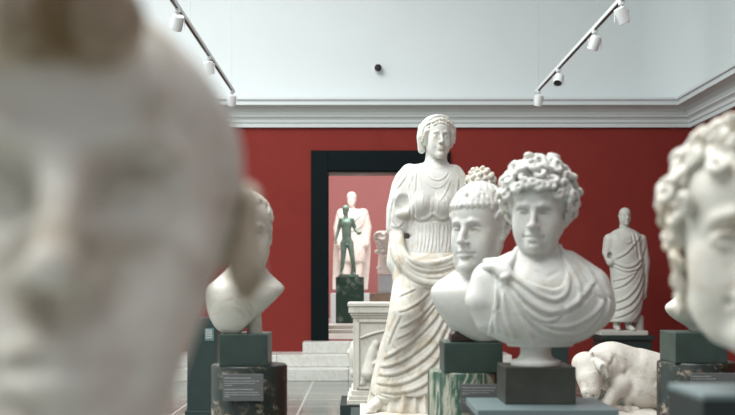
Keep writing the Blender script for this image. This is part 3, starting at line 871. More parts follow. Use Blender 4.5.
H.mesh('hair', M['marble_near'], near, o - base); RL.mesh('hair_roll', M['marble_brown'], near, o - base)

# ================================================================ blurred head, foreground right
o = Vector((.472, 1.22, 1.350))
base = Vector((o.x, o.y, 1.1725))
nr = empty('marble_portrait', base, 'blurred marble head with wavy side hair, cut off by the right edge', 'marble head')
S = SD((-.15, -.17, -.19), (.15, .17, .19), .003)
S.at(yaw=-14, sc=1.1); head(S, w=1.02, jaw=.98, neck=False, full=.5, ear=False)
S.chain([(.02, .03, -.06), (.03, .04, -.10)], [.045, .040], .03)
S.mesh('figure', M['marble_warm'], nr, o - base)
H = SD((-.16, -.18, -.14), (.16, .18, .20), .003); H.at(yaw=-14, sc=1.1)
low = lerp_table([(0, 26), (30, 22), (48, 8), (60, -25), (72, -52), (95, -48), (130, -45), (180, -45)])
H.ell((0, .018, .038), (.080, .098, .086), 0)
H.ell((0, -.072, -.01), (.062, .070, .065), .01, sub=True)
H.ell((0, -.03, -.10), (.12, .12, .08), .01, sub=True)
curly_hair(H, 150, low, .010, .013, .0080, 14, lift=.008, k=.004)
for s_ in (-1, 1):
    for e in range(0, 8): 
        c = np.array([s_ * (.070 - .004 * (e > 5)), -.018 + .002 * e, .02 - e * .013])
        curl(H, c, np.array([s_ * 1., -.3, 0]), .010, .0075, e * 1.7, .9, .006, .004)
H.mesh('hair', M['marble_warm'], nr, o - base)
MB().cyl((.03, .0, 0), (.03, .0, .09), .010).build('mounting_pin', M['wire'], nr)

# ================================================================ draped shoulder of a bust at right, head hidden
F = Fr(702, 283, 3.5)
base = Vector((F.o.x, 3.5, W(702, 332, 3.5).z))
rb = empty('marble_bust', base, 'pale marble bust at right, only its shoulder tip showing past the blurred head', 'bust')
off = F.o - base
S = SD((-.16, -.13, -.18), (.17, .14, .30), .0045)
S.loft(F.rows([(332, 702, 10, 0, .04), (326, 702, 16, 0, .05), (320, 700, 24, 0, .06), (313, 700, 32, 0, .075), (306, 700, 34, 0, .085), (299, 702, 28, 0, .08), (290, 703, 20, 0, .06), (280, 704, 15, .01, .052)]), .01)
S.cut(F.p(702, 331.8), (0, 0, -1), 0, world=True)
S.at(F.p(705, 238, .0), yaw=15, sc=1.0); head(S)
S.at()
S.mesh('figure', M['marble_warm'], rb, off)
H = SD((-.13, -.16, .0), (.14, .16, .33), .004); H.at(F.p(705, 238, .0), yaw=15, sc=1.0); combed_hair(H, 1, .005, 11, rows=6, per=22, tube=.007)
H.mesh('hair', M['marble_warm'], rb, off)
# ---------------------------------------------------------------- pedestals of the busts
# left bust
D = 3.3
t, b0, r = round_pedestal(207, 285, 366.5, D, M['mottled'], None, 'round pedestal of dark mottled marble with a grey label, under the half hidden bust')
t.location.y = D + .10
label_plate(t, 223, 374, 263.5, 401, D + .10 - r - .003, Vector((b0.x, D + .10, 0)), M['label'], [(378, .72, 1), (381, .90, 0), (383.3, .80, 0), (385.3, .2, 0), (389.3, .76, 1), (392.3, .9, 0), (394.6, .95, 0), (396.6, .14, 0)])
sup = W(0, 366.5, D).z
block(219, 267.5, 334, 367, D, .17, M['block_green'], 'dark green metal block on the mottled round pedestal, under the half hidden bust', support=sup)
# short haired man
D = 3.0
t, b0, r = round_pedestal(430, 506, 373, D, M['striped'], None, 'round pedestal of green and cream streaked marble, left of the pale slab')
t.location.y = D + .10
label_plate(t, 460.5, 384, 502, 411, D + .10 - r - .003, Vector((b0.x, D + .10, 0)), M['label'], [(387.5, .86, 1), (390.3, .80, 0), (392.6, .72, 0), (394, .12, 0), (399.5, .7, 1), (402.3, .8, 0)])
sup = W(0, 373, D).z
block(444, 503, 342.5, 373, D + .0, .17, M['block_green'], 'dark green metal block on the streaked marble pedestal, under the short haired bust', support=sup)
# curly boy: square pedestal with pale slab
D = 2.5
zt = .979
t = empty('square_pedestal', (.476, 2.665, 0), 'square pedestal with a blue green painted top, bottom centre, under the curly haired boy', 'pedestal')
MB().box((-.179, -.135, zt - .020), (.179, .135, zt), .002).build('top_slab', M['slab'], t)
MB().box((-.171, -.127, 0), (.171, .127, zt - .020), .002).build('shaft', M['dark_green'], t)
zb = W(536, 365, 2.7).z
o = MB().box((-.0935, -.077, 0), (.0935, .077, zb - zt), .0025).build('plinth_block', M['block_brown'], None, (.476, 2.713, zt)); tag(o, 'dark brownish green metal block under the curly haired boy', 'plinth block')
# right bust behind the blurred head
D = 3.4
t, b0, r = round_pedestal(667, 745, 363.5, D, M['mottled'], None, 'round pedestal of dark mottled marble with a grey label, at the right edge')
t.location.y = D + .10
label_plate(t, 691, 373, 737, 398, D + .10 - r - .003, Vector((b0.x, D + .10, 0)), M['label'], [(376.3, .40, 1), (378.8, .52, 0), (388, .5, 1), (391, .7, 0)])
sup = W(0, 363.5, D).z
block(675.5, 728, 332.5, 364, D, .18, M['block_green'], 'dark green metal block at right, below the shoulder of the hidden bust', support=sup)
# pedestals of the two blurred heads
t = empty('square_pedestal', (.500, 1.215, 0), 'blurred dark green pedestal in the lower right corner, in front of the mottled one', 'pedestal')
MB().box((-.106, -.065, 1.164), (.12, .065, 1.172), .002).build('top_slab', M['slab'], t)
MB().box((-.106, -.065, 0), (.12, .065, 1.164), .002).build('shaft', M['near_dark'], t)
near_z = 1.323 - .30 - .001
t = empty('square_pedestal', (-.165, .57, 0), 'dark pedestal carrying the huge blurred head, below the picture', 'pedestal')
MB().box((-.14, -.12, 0), (.14, .16, near_z), .003).build('shaft', M['near_dark'], t)
# dark green pedestal by the back wall
D = 9.5
a = W(184, 318, D); b = W(218, 380, D)
t = empty('square_pedestal', ((a.x + b.x) / 2, D + .2, 0), 'plain dark green pedestal with a pale green label, by the wall at left', 'pedestal')
hw = (b.x - a.x) / 2
MB().box((-hw, -.16, 0), (hw, .16, .08), .004).box((-hw + .02, -.15, .08), (hw - .02, .15, a.z), .004).build('shaft', M['dark_green'], t)
pl = MB().box((-.02 + .05, -.155, 0), (.095 + .02, -.149, .12)).build('label_plate', M['label_pale'], t, (.0, 0, W(0, 341, D).z))
mb = MB(); rnd = random.Random(5)
for k in range(5):
    mb.box((.036, -.158, .098 - k * .018), (.036 + rnd.uniform(.04, .07), -.1555, .104 - k * .018))
mb.build('lettering', M['ink'], pl, (0, 0, 0))
D = 11
a = W(546, 318, D); b = W(569, 380, D)
t = empty('square_pedestal', ((a.x + b.x) / 2, D + .15, 0), 'narrow dark green pedestal by the back wall, glimpsed behind the curly boy', 'pedestal')
hw = (b.x - a.x) / 2
MB().box((-hw, -.13, 0), (hw, .13, a.z), .004).box((-hw - .03, -.16, 0), (hw + .03, .16, .1), .004).build('shaft', M['dark_green'], t)
# ================================================================ the tall draped goddess
F = Fr(425, 283, 6.7)
base = Vector((F.o.x, 6.75, W(425, 415, 6.7).z))
god = empty('marble_statue', base, 'tall white marble statue of a veiled draped woman, one arm broken off', 'statue')
off = F.o - base
hd = dict(loc=F.p(437.5, 138, -.02), yaw=9, pitch=3, roll=1, sc=1.18)
S = SD((-.46, -.34, .40), (.36, .30, 1.18), .0060)          # head, neck and bare chest
S.chain([F.p(437, 145, .03), F.p(436, 170, .03)], [.068, .078], .03)
S.loft(F.rows([(163, 435, 14, .03, .08), (170, 433, 22, .02, .11), (178, 432, 24, .02, .12)]), .03)
S.at(**hd); head(S, w=.98, jaw=.88, neck=False, nose=.3, full=.8, ear=False)
S.at()
ha = S
S = SD((-.46, -.34, -.16), (.36, .30, 0.90), .0052)
drow = [(163, 434, 14, .04, .07), (167, 431, 24, .03, .10), (175, 430, 33, .02, .13), (188, 430, 35, .01, .15), (204, 431, 34, .0, .155), (218, 430, 30, .01, .14), (232, 430, 28, .01, .14), (248, 429, 31, .0, .16), (264, 427, 35, .0, .18), (284, 429, 36, .0, .19), (300, 430, 36, 0, .19)]
S.loft(F.rows(drow), .02)
S.ell(F.p(418, 207, -.11), (.062, .06, .065), .05); S.ell(F.p(442, 206, -.11), (.062, .06, .065), .05)
S.chain([F.p(410, 173, .02), F.p(403, 188, .0), F.p(398.5, 210, -.03), F.p(397.5, 228, -.03)], [.065, .078, .082, .078], .03)      # sleeve
S.chain([F.p(454, 174, .02), F.p(464, 196, .0), F.p(464, 232, -.02)], [.065, .075, .075], .03)
S.ell(F.p(401, 204, -.115), (.052, .050, .062), .008, sub=True)            # broken hollow
S.ell(F.p(402, 215, -.105), (.047, .03, .03), .01)
S.chain([F.p(403, 232, .02), F.p(400, 262, .02)], [.09, .09], .02)
S.box(F.p(399, 236.5, -.10), (.060, .085, .016), .008, .006, sub=True)
folds(S, F, [
    ([(422, 170), (426, 177), (434, 182), (442, 180), (448, 172)], .9, .9),
    ([(418, 172), (424, 184), (433, 190), (442, 187), (450, 176)], .8, .5),
    ([(416, 176), (421, 192), (429, 202)], .9, .6), ([(450, 180), (444, 194), (437, 204)], .9, .6), ([(434, 192), (436, 204), (436, 216)], .8, .6), ([(422, 196), (421, 208)], .8, .5), ([(444, 198), (446, 210)], .8, .5),
    ([(411, 172), (411, 190), (414, 205), (416, 218)], 1.3, 1.1), ([(407, 170), (408, 190), (411, 212), (412, 226)], 1.3, 1.0),
    ([(430, 200), (430, 214), (428, 224)], 1.2, 1.0), ([(457, 178), (454, 200), (450, 220)], 1.4, 1.1),
    ([(412, 214), (418, 221), (426, 219), (432, 215), (440, 220), (448, 216)], 1.8, 1.8, (.1, .1)),
    ([(396, 190), (391, 206), (393, 226)], 1.3, 1.0), ([(410, 186), (412, 206), (410, 228)], 1.4, 1.3),
    ([(403, 222), (397, 228), (391, 226)], 1.2, 1.0), ([(407, 166), (395, 184), (390, 208), (388, 230)], 1.3, 1.4), ([(411, 167), (402, 182), (394, 192)], 1.1, 1.2), ([(416, 168), (414, 188), (414, 210)], 1.0, 1.0), ([(390, 214), (394, 224), (402, 230)], 1.0, 1.0), ([(409, 192), (408, 210), (405, 224)], 1.0, 1.2)])
S.stroke(S.proj([F.p(u, 237) for u in np.linspace(393, 412, 7)], world=True), .010, -.03, (.1, .2))
rnd = random.Random(6)
for j in range(13):
    u = 409 + j * 3.6
    folds(S, F, [([(u, 224), (u + rnd.uniform(-1, 1), 238), (u - 1.5 + rnd.uniform(-2, 1), 252 + rnd.uniform(-2, 6))], .9, .8)])
S.stroke(S.proj([F.p(u, 222.5 - abs(u - 428) * .12) for u in np.linspace(406, 452, 12)], world=True), .007, -.008, (0, 0))
# ---- mantle round hips and legs
Q = SD((-.50, -.42, -.80), (.38, .34, 0.40), .0062)
mrow = [(250, 428, 30, .01, .15), (258, 430, 34, .0, .19), (272, 431, 34, .0, .20), (290, 432, 35, .0, .20), (308, 431, 38, .0, .20), (325, 427, 40, .0, .21), (345, 424, 44, .0, .225), (365, 422, 47, .0, .24), (382, 421, 50, 0, .25), (393, 420, 50, .0, .245)]
Q.loft(F.rows(mrow), .02)
Q.chain([F.p(412, 272, -.08), F.p(404, 312, -.20), F.p(396, 345, -.17), F.p(390, 392, -.12)], [.12, .11, .095, .085], .05)    # advancing leg
for i, (pts, r) in enumerate([([(394, 226), (394, 250), (401, 266), (412, 276), (432, 279), (452, 273), (468, 262)], .034),
        ([(397, 226), (400, 250), (407, 262), (420, 269), (438, 269), (454, 263), (468, 254)], .030),
        ([(395, 232), (396, 256), (405, 271), (420, 282), (440, 284), (460, 277)], .028),
        ([(399, 230), (402, 252), (412, 262), (428, 264), (446, 260), (462, 252)], .022)]):
    c = cr(pts, 4); ys = [-.17 - .03 * math.sin((u - 386) / 80 * math.pi) - .006 * i + float(np.interp(v, [226, 240, 262], [.16, .08, 0])) for u, v in c]
    Q.chain([F.p(u, v, y) for (u, v), y in zip(c, ys)], r, .016)
folds(Q, F, [(p_[0], p_[1] * .85, p_[2] * 1.35) for p_ in [
    ([(395, 244), (398, 258), (406, 270), (420, 278), (440, 279), (458, 273)], 1.1, -1.6),
    ([(399, 244), (403, 257), (413, 266), (428, 270), (446, 267), (462, 259)], 1.1, -1.6),
    ([(393, 246), (395, 262), (403, 276), (416, 284), (438, 287), (458, 281)], 1.1, -1.3),
    ([(448, 288), (440, 304), (428, 322), (410, 338), (392, 350), (382, 356)], 2.0, 2.4),
    ([(449, 298), (441, 316), (429, 336), (410, 352), (392, 361), (379, 364)], 2.0, 2.6),
    ([(450, 309), (443, 326), (431, 347), (413, 362), (394, 370), (377, 372)], 2.1, 2.8),
    ([(451, 320), (444, 338), (433, 358), (415, 373), (396, 380), (375, 380)], 2.1, 2.8),
    ([(452, 333), (446, 350), (436, 368), (419, 382), (400, 388), (377, 388)], 2.0, 2.6),
    ([(453, 347), (448, 362), (440, 376), (428, 387), (412, 393)], 2.0, 2.2),
    ([(437, 292), (427, 306), (412, 318), (397, 326)], 1.8, 1.6),
    ([(429, 290), (418, 300), (406, 307), (396, 310)], 1.6, 1.3),
    ([(414, 288), (405, 292), (396, 296)], 1.3, 1.1),
    ([(436, 300), (424, 316), (408, 329), (393, 337)], 1.6, 1.3),
    ([(458, 290), (461, 320), (464, 350), (466, 388)], 2.0, 1.8), ([(453, 296), (456, 330), (459, 360), (460, 390)], 1.8, 1.6),
    ([(399, 312), (391, 330), (386, 344)], 1.6, 1.0),
    ([(376, 390), (395, 394), (420, 394), (445, 391)], 1.4, 1.6)]])
# ---- pleated hem under the mantle, foot
K = SD((-.50, -.42, -.90), (.42, .34, -.60), .0065)
pl = lambda th, z: .055 * np.sin(th * 26 + 1.5 * np.sin(th * 5)) + .025 * np.sin(th * 11)
K.loft(F.rows([(386, 420, 46, 0, .225), (396, 420, 48, 0, .235), (404, 420, 50, .0, .25), (409, 420, 51, 0, .255)]), .0, fold=pl)
K.mesh('hem', M['marble_warm'], god, off)
for (u, y) in ((371, -.16), (440, -.20)):
    T = SD((-.50, -.50, -.90), (.42, .1, -.66), .0055)
    T.chain([F.p(u + 12, 398, y + .09), F.p(u + 3, 403, y), F.p(u - 2, 406, y - .07)], [.050, .042, .030], .02)
    for k in range(5):
        T.chain([F.p(u - 3 + k * 1.9, 406, y - .075 + k * .008), F.p(u - 4.5 + k * 1.9, 407.6, y - .115 + k * .010)], [.016 - .0012 * k, .013 - .001 * k], .005)
    T.cut(F.p(425, 408.6), (0, 0, -1), 0, world=True); T.mesh('foot', M['marble_warm'], god, off)
ha.mesh('figure', M['marble_a'], god, off)
S.mesh('dress', M['marble_a'], god, off)
Q.mesh('mantle', M['marble_warm'], god, off)
# hair and veil
H = SD((-.17, -.22, .80), (.32, .22, 1.24), .0048); H.at(**hd)
H.chains([(.064, -.030, .035), (.072, -.018, .005), (.074, -.004, -.035)], [.020, .020, .015], .01)
H.chain([(-.064, -.030, .035), (0, -.062, .066), (.064, -.030, .035)], [.016, .020, .016], .01)
for sx in (-1, 1):
    for k in range(5):
        c = np.array([sx * (.080 + .003 * k), -.040 + .006 * k, .028 - k * .013]); curl(H, c, np.array([sx * .8, -.6, 0]), .0075, .006, k * 1.3, .9, .004, .002)
for a in np.linspace(-84, 84, 17):
    for e_, of in ((27 - abs(a) * .30, .005), (40 - abs(a) * .36, .012), (13 - abs(a) * .25, .002)):
        if e_ < 16 and abs(a) < 48: continue
        c = scalp(a, e_, of, .98); curl(H, c, c - np.array([0, .01, .03]), .0075, .0062, a, .9, .005, .002)
H.mesh('hair', M['marble_warm'], god, off)
V = SD((-.19, -.22, .70), (.34, .24, 1.26), .0056); V.at(**hd)
V.ell((0, .024, .050), (.096, .098, .082), 0)
V.chain([(-.086, .012, .05), (-.092, .018, 0), (-.084, .03, -.070)], [.026, .026, .022], .02); V.chain([(.084, .012, .05), (.088, .018, 0), (.078, .03, -.040)], [.024, .022, .018], .02)
V.ell((0, -.085, -.01), (.078, .095, .100), .006, sub=True)
V.ell((0, -.06, -.09), (.066, .12, .12), .006, sub=True)
V.chain(cr([(-.094, -.012, .0), (-.088, -.022, .05), (-.055, -.040, .100), (0, -.045, .120), (.055, -.040, .100), (.088, -.022, .05), (.094, -.012, .0)], 4), .0065, .006)
V.mesh('veil', M['marble_a'], god, off)
# horn of plenty held at her left shoulder
N = SD((.08, -.30, -.02), (.50, .14, .82), .0060)
N.chain([F.p(476, 262, -.10), F.p(477, 235, -.09), F.p(478, 210, -.08), F.p(479, 192, -.08)], [.045, .065, .085, .100], .02)
N.stroke(N.proj([F.p(u, 193, 0) for u in np.linspace(463, 495, 9)], world=True), .014, .012, (0, 0))
N.mesh('horn', M['marble_a'], god, off)
Nf = SD((.18, -.28, .52), (.56, .16, .84), .0048)
Nf.ell(F.p(479, 184, -.08), (.088, .08, .095), 0)
rnd = random.Random(8); n = 46
for i in range(n):
    z = 1 - 1.55 * (i + .5) / n; a = i * 2.39996; rr = math.sqrt(1 - z * z)
    c = F.p(479, 184, -.08) + np.array([.092 * rr * math.cos(a), .085 * rr * math.sin(a), .100 * z])
    q = rnd.uniform(.014, .024); Nf.ell(c, (q, q, q * rnd.uniform(.8, 1.1)), .003)
    Nf.ell(c + (c - F.p(479, 184, -.08)) * .22, (.0045,) * 3, .003, sub=True)
Nf.mesh('fruit', M['marble_warm'], god, off)
mb = MB().box(tuple(F.p(360, 414.9, -.36)), tuple(F.p(474, 408.6, .30)), .008)
mb.build('plinth', M['marble_warm'], god, off)
# dark podium below her
p0 = W(350, 415, 6.7)
o = MB().box((-.50, -.42, 0), (.38, .38, base.z - .001), .004).build('podium', M['dark_green'], None, (base.x, base.y, 0)); tag(o, 'low dark podium under the tall draped woman, at the bottom edge', 'podium')

# ================================================================ carved altar
F = Fr(385, 283, 8.0); B = W(385, 405, 8.0)
al = empty('stone_altar', (F.o.x, 8.0, B.z), 'carved grey marble altar with moulded top and a relief figure, behind the tall draped woman', 'altar')
hwp = F.px
def alx(u): return (u - 385) * F.px
def alz(v): return W(0, v, 8.0).z - B.z
mb = MB(); mb.box((alx(353), .05, alz(392)), (alx(430), .60, alz(317)), .004)
mb.build('body', M['marble_altar'], al)
mb = MB()
for v0, v1, e in ((318, 315.5, 1.5), (315.5, 313, 3), (313, 306.5, 4.5), (306.5, 303, 5.5)): mb.box((alx(353 - e), .05 - e * F.px, alz(v0)), (alx(430 + e), .60 + e * F.px, alz(v1)), .004)
mb.build('cornice', M['marble_altar'], al)
mb = MB()
for v0, v1, e in ((405, 400, 6), (400, 396, 4.5), (396, 391, 2)): mb.box((alx(353 - e), .05 - e * F.px, alz(v0)), (alx(430 + e), .60 + e * F.px, alz(v1)), .006)
mb.build('base_moulding', M['marble_altar'], al)
mb = MB()
for lo, hi in (((357, 390), (359.5, 320)), ((357, 322.5), (425, 320)), ((357, 390), (425, 387.5)), ((423, 390), (425, 320))):
    mb.box((alx(lo[0]), .036, alz(lo[1])), (alx(hi[0]), .06, alz(hi[1])), .003)
mb.build('panel_frame', M['marble_altar'], al)
S = SD((-.26, -.06, .05), (.10, .10, .72), .0055)
def A(u, v, y=.066): return np.array([alx(u), y, alz(v)])
S.ell(A(376, 345, .05), (.034, .035, .038), .01); S.chain([A(374, 351), A(371, 362), A(370, 373)], [.050, .055, .075], .02)
S.chain([A(376, 352, .045), A(382, 360, .03), A(374, 364, .02)], [.022, .020, .018], .01)
S.chain([A(368, 372), A(379, 376, .045), A(376, 386, .06)], [.040, .036, .024], .01); S.chain([A(368, 374), A(363, 380, .06), A(366, 387)], [.028, .024, .018], .01)
S.chain([A(361, 338, .045), A(372, 334, .045), A(384, 331, .045), A(394, 330, .045)], [.010, .012, .010, .008], .006)
S.chain([A(362, 378), A(370, 374, .03), A(378, 366, .03)], .010, .006); S.ell(A(362, 384), (.03, .03, .03), .01); S.ell(A(380, 384), (.035, .03, .03), .01)
S.mesh('relief', M['marble_altar'], al)
S = SD((-.36, .06, .1), (-.22, .56, .56), .007)
S.ell((alx(353), .28, .37), (.034, .10, .13), .02); S.ell((alx(352.5), .28, .24), (.026, .07, .05), .02); S.ell((alx(349), .28, .40), (.02, .03, .03), .01)
S.mesh('side_carving', M['marble_altar'], al)
o = MB().box((-.36, .0, 0), (.46, .68, B.z - .001), .004).build('podium', M['dark_green'], None, (F.o.x, 8.0, 0)); tag(o, 'low dark podium under the carved altar', 'podium')

# ================================================================ small clothed figures
def robed(name, F, v_top, v_foot, cu, mat, label, base_u, vox, yaw=0, group=None):
    pass
F = Fr(625, 283, 13.0); bs = Vector((F.o.x, 13.0, W(0, 334.5, 13.0).z))
tg = empty('marble_statue', bs, 'small white marble statue of a man in a toga, by the red wall at right', 'statue')
off = F.o - bs
S = SD((-.36, -.32, -.66), (.36, .28, 1.02), .010)
S.loft(F.rows([(228, 625, 6, .02, .09), (232, 625, 13, .02, .11), (238, 625, 17, .0, .14), (250, 625, 17.5, 0, .15), (262, 626, 17, 0, .16), (275, 627, 16.5, 0, .17), (295, 627, 16, 0, .17), (312, 625, 16, 0, .17), (322, 623, 14.5, 0, .16)]), .02)
S.chain([F.p(610, 240), F.p(608, 252), F.p(610, 262, -.05)], [.085, .075, .06], .02)
S.chain([F.p(641, 240), F.p(645, 262), F.p(643, 296)], [.075, .065, .05], .02)
S.ell(F.p(608.5, 256, -.06), (.035, .05, .05), .006, sub=True)
folds(S, F, [([(640, 234), (630, 246), (622, 254), (612, 259)], 1.3, 1.2), ([(612, 262), (622, 267), (632, 265), (640, 256), (643, 244)], 1.5, 2.0),
    ([(612, 266), (624, 271), (636, 267), (642, 258)], 1.3, 1.6), ([(643, 262), (636, 282), (624, 297), (610, 303)], 1.3, 1.6), ([(643, 272), (637, 290), (626, 304), (609, 311)], 1.3, 1.7),
    ([(643, 282), (638, 298), (627, 311), (610, 318)], 1.3, 1.6), ([(642, 256), (633, 272), (622, 284), (609, 289)], 1.2, 1.4), ([(636, 268), (624, 277), (609, 281)], 1.0, 1.1), ([(642, 292), (638, 310), (630, 320)], 1.2, 1.4),
    ([(634, 232), (637, 248), (639, 264)], 1.3, 1.4), ([(630, 232), (632, 244), (633, 252)], 1.0, .9), ([(618, 236), (624, 244), (630, 240)], .9, .8), ([(645, 266), (646, 284), (643, 298)], .9, 1.0)])
S.mesh('toga', M['marble_grey'], tg, off)
S = SD((-.30, -.32, -.70), (.36, .28, 1.10), .009)
S.at(F.p(625, 216.5, -.0), yaw=6, sc=.96); head(S, neck=True, lids=False); S.at()
S.chain([F.p(625, 224, .02), F.p(625, 234, .03)], [.06, .08], .02)
S.mesh('figure', M['marble_grey'], tg, off)
for u, y in ((617, -.06), (628, -.10)):
    T = SD(F.p(u - 8, 332, -.34), F.p(u + 8, 308, .14), .009)
    T.chain([F.p(u, 315, .0), F.p(u, 326, y + .06)], [.06, .045], .02); T.chain([F.p(u, 327, y + .06), F.p(u + (1 if u > 620 else -2), 329.0, y - .12)], [.042, .030], .02)
    T.cut(F.p(u, 330.1), (0, 0, -1), 0, world=True); T.mesh('foot', M['marble_grey'], tg, off)
mb = MB().lathe([(.075, 0), (.068, .08), (.07, .16), (.06, .20)], 20, tuple(F.p(639, 331, .02))); mb.build('stump', M['marble_grey'], tg, off, smooth=True)
MB().box(tuple(F.p(596, 334.5, -.24)), tuple(F.p(643, 330, .24)), .008).build('plinth', M['marble_grey'], tg, off)
a = W(594, 334.5, 12.8); b = W(647, 334.5, 12.8)
o = MB().box((-.34, -.30, bs.z - .055), (.34, .30, bs.z - .001), .004).box((-.31, -.27, 0), (.31, .27, bs.z - .055), .004).build('statue_pedestal', M['dark_green'], None, (bs.x - .04, 13.0, 0)); tag(o, 'dark green pedestal under the small toga statue, behind the bull', 'pedestal')

# cuirassed white statue in the next room
F = Fr(352, 283, 21.0); bs = Vector((F.o.x, 21.0, W(0, 293, 21.0).z))
cu = empty('marble_statue', bs, 'white marble statue of a cloaked man in the next room, behind the green bronze', 'statue')
off = F.o - bs
S = SD((-.46, -.34, -.24), (.46, .34, 2.0), .015)
S.loft(F.rows([(209, 352, 7, .0, .12), (213, 352, 13, .0, .17), (220, 353, 14, 0, .2), (232, 352, 11, 0, .17), (242, 352, 12, 0, .19), (254, 352, 14, 0, .21), (262, 352, 14, 0, .2)]), .03)
S.chain([F.p(342, 214), F.p(338, 228), F.p(339, 244, -.08)], [.12, .10, .08], .04); S.chain([F.p(363, 214), F.p(367, 228), F.p(366, 244, -.05)], [.12, .10, .08], .04)
for u in (346, 358): S.chain([F.p(u, 258), F.p(u, 274, -.03), F.p(u, 288)], [.13, .10, .07], .04); S.chain([F.p(u, 289, .05), F.p(u - 1, 291.5, -.15)], [.07, .05], .02)
S.loft(F.rows([(216, 353, 16, .18, .05), (250, 352, 19, .2, .06), (290, 350, 18, .18, .06)]), .03)
S.at(F.p(351.5, 199.5, 0), yaw=-8, sc=1.22); head(S, lids=False); H_ = (S.T, S.R, S.s); S.ell((0, .01, .05), (.086, .100, .088), .01); S.at()
folds(S, F, [([(344, 212), (352, 222), (362, 214)], 1.2, 1.6), ([(343, 246), (345, 254), (343, 262)], .9, 1.4), ([(349, 244), (350, 254), (349, 263)], .9, 1.4), ([(356, 244), (356, 254), (357, 263)], .9, 1.4), ([(362, 246), (361, 254), (363, 262)], .9, 1.4), ([(341, 224), (352, 232), (363, 224)], 1.0, 1.2), ([(338, 212), (342, 230), (339, 246)], 1, 1.4), ([(366, 212), (362, 230), (366, 246)], 1, 1.4)])
S.cut(F.p(352, 292.8), (0, 0, -1), 0, world=True)
S.mesh('figure', M['marble_far'], cu, off)
o = MB().box((-.42, -.45, .476), (.40, .45, bs.z - .001), .01).build('statue_pedestal', M['stone_blue'], None, (bs.x - .02, 21.0, 0)); tag(o, 'pale blue grey pedestal of the white cloaked man in the next room', 'pedestal')

# green bronze nude
F = Fr(350, 283, 18.0); bs = Vector((F.o.x, 18.0, W(0, 274.5, 18.0).z))
bz = empty('bronze_statue', bs, 'green bronze statue of a nude youth standing in the next room', 'statue')
off = F.o - bs
S = SD((-.30, -.26, .12), (.32, .24, 1.46), .0075)
B_ = lambda u, v, y=0.0: F.p(u, v, y)
S.ell(B_(346.5, 224, 0), (.100, .070, .105), .03); S.ell(B_(346.5, 233, 0), (.075, .058, .085), .04); S.ell(B_(347, 240.5, .0), (.085, .066, .065), .03)
S.chain([B_(345.8, 214, 0), B_(346, 219, 0)], [.036, .05], .02); S.chain([B_(346.5, 224, 0), B_(346.8, 241, 0)], [.085, .078], .03)
S.chain([B_(341, 219.5, .0), B_(338.6, 229, .02), B_(336, 239, -.02), B_(336.3, 243, -.05)], [.040, .033, .024, .020], .02)
S.chain([B_(352, 219.5, .0), B_(355, 229, .03), B_(358.5, 234, -.10), B_(361, 233, -.16)], [.040, .032, .024, .018], .02)
S.chain([B_(344, 243, .0), B_(343.2, 256, -.02), B_(342, 268, .01), B_(341, 272, .02)], [.064, .045, .034, .024], .02)
S.chain([B_(350, 243, .0), B_(352, 256, -.05), B_(354, 268, .03), B_(354.5, 272, .05)], [.064, .045, .034, .024], .02)
for u, y in ((341, .02), (354.5, .05)): S.chain([B_(u, 273, y + .02), B_(u - .5, 273.7, y - .11)], [.024, .016], .01)
S.ells((0, 0, 0), (.001,) * 3, 0)
S.stroke(S.proj([B_(346.7, 219), B_(346.7, 238)], world=True), .012, -.007); S.ell(B_(347.2, 245, -.065), (.018, .02, .024), .01)
S.stroke(S.proj([B_(342.5, 228), B_(346.5, 226.5), B_(350.5, 228)], world=True), .010, -.006)
S.at(B_(345.6, 210.2, 0), yaw=-14, pitch=8, sc=.72); head(S, lids=False, neck=False); S.ell((0, .010, .042), (.085, .102, .090), .01); S.at()
S.mesh('figure', M['bronze'], bz, off)
MB().lathe([(.19, 0), (.19, .03), (.165, .035), (.165, .05), (0, .05)], 32, tuple(B_(348.5, 277, 0))).build('base_disc', M['bronze'], bz, off + Vector((0, 0, .0)))
b = W(350, 277, 18.0)
pd = empty('statue_pedestal', (b.x, 18.0, .476), 'veined dark green marble pedestal under the bronze youth', 'pedestal')
MB().box((-.25, -.25, 0), (.25, .25, b.z - .476 - .001), .004).build('shaft', M['serpentine'], pd)

# fragment on blocks in the next room
F = Fr(386, 283, 16.6)
o = MB().box((-.24, -.2, 0), (.24, .2, W(0, 293, 16.6).z - .535), .006).build('stone_block', M['stone_brown'], None, (W(384, 0, 16.6).x, 16.6, .531)); tag(o, 'rough brown stone block in the next room, under the blue grey one', 'stone block')
z0 = W(0, 293, 16.6).z
o = MB().box((-.16, -.16, 0), (.30, .2, W(0, 275, 16.6).z - z0 - .001), .006).build('mounting_block', M['stone_blue'], None, (W(388, 0, 16.6).x, 16.6, z0 - .003)); tag(o, 'smooth blue grey block in the next room, carrying the broken fragment', 'mounting block')
S = SD((-.30, -.26, .0), (.40, .26, .82), .012)
S.box((.05, 0, .20), (.20, .16, .22), .05, .03, rot=(10, 4, 3)); S.box((-.02, -.02, .55), (.17, .15, .19), .06, .04, rot=(-12, 5, -8)); S.ell((-.14, -.06, .62), (.10, .12, .10), .04)
S.ell((-.10, -.16, .40), (.10, .06, .08), .02, sub=True); S.ell((-.10, -.18, .66), (.06, .06, .07), .02, sub=True)
rnd = random.Random(9)
for i in range(26): S.ell((rnd.uniform(-.2, .25), -.15 + rnd.uniform(-.03, .03), rnd.uniform(.05, .72)), (.04, .03, .035), .02, sub=rnd.random() < .6)
o = S.mesh('stone_fragment', M['marble_far'], None, (W(388, 0, 16.6).x, 16.6, W(0, 275, 16.6).z - .003)); tag(o, 'broken carved marble fragment in the next room, left of the draped woman’s hip', 'fragment')

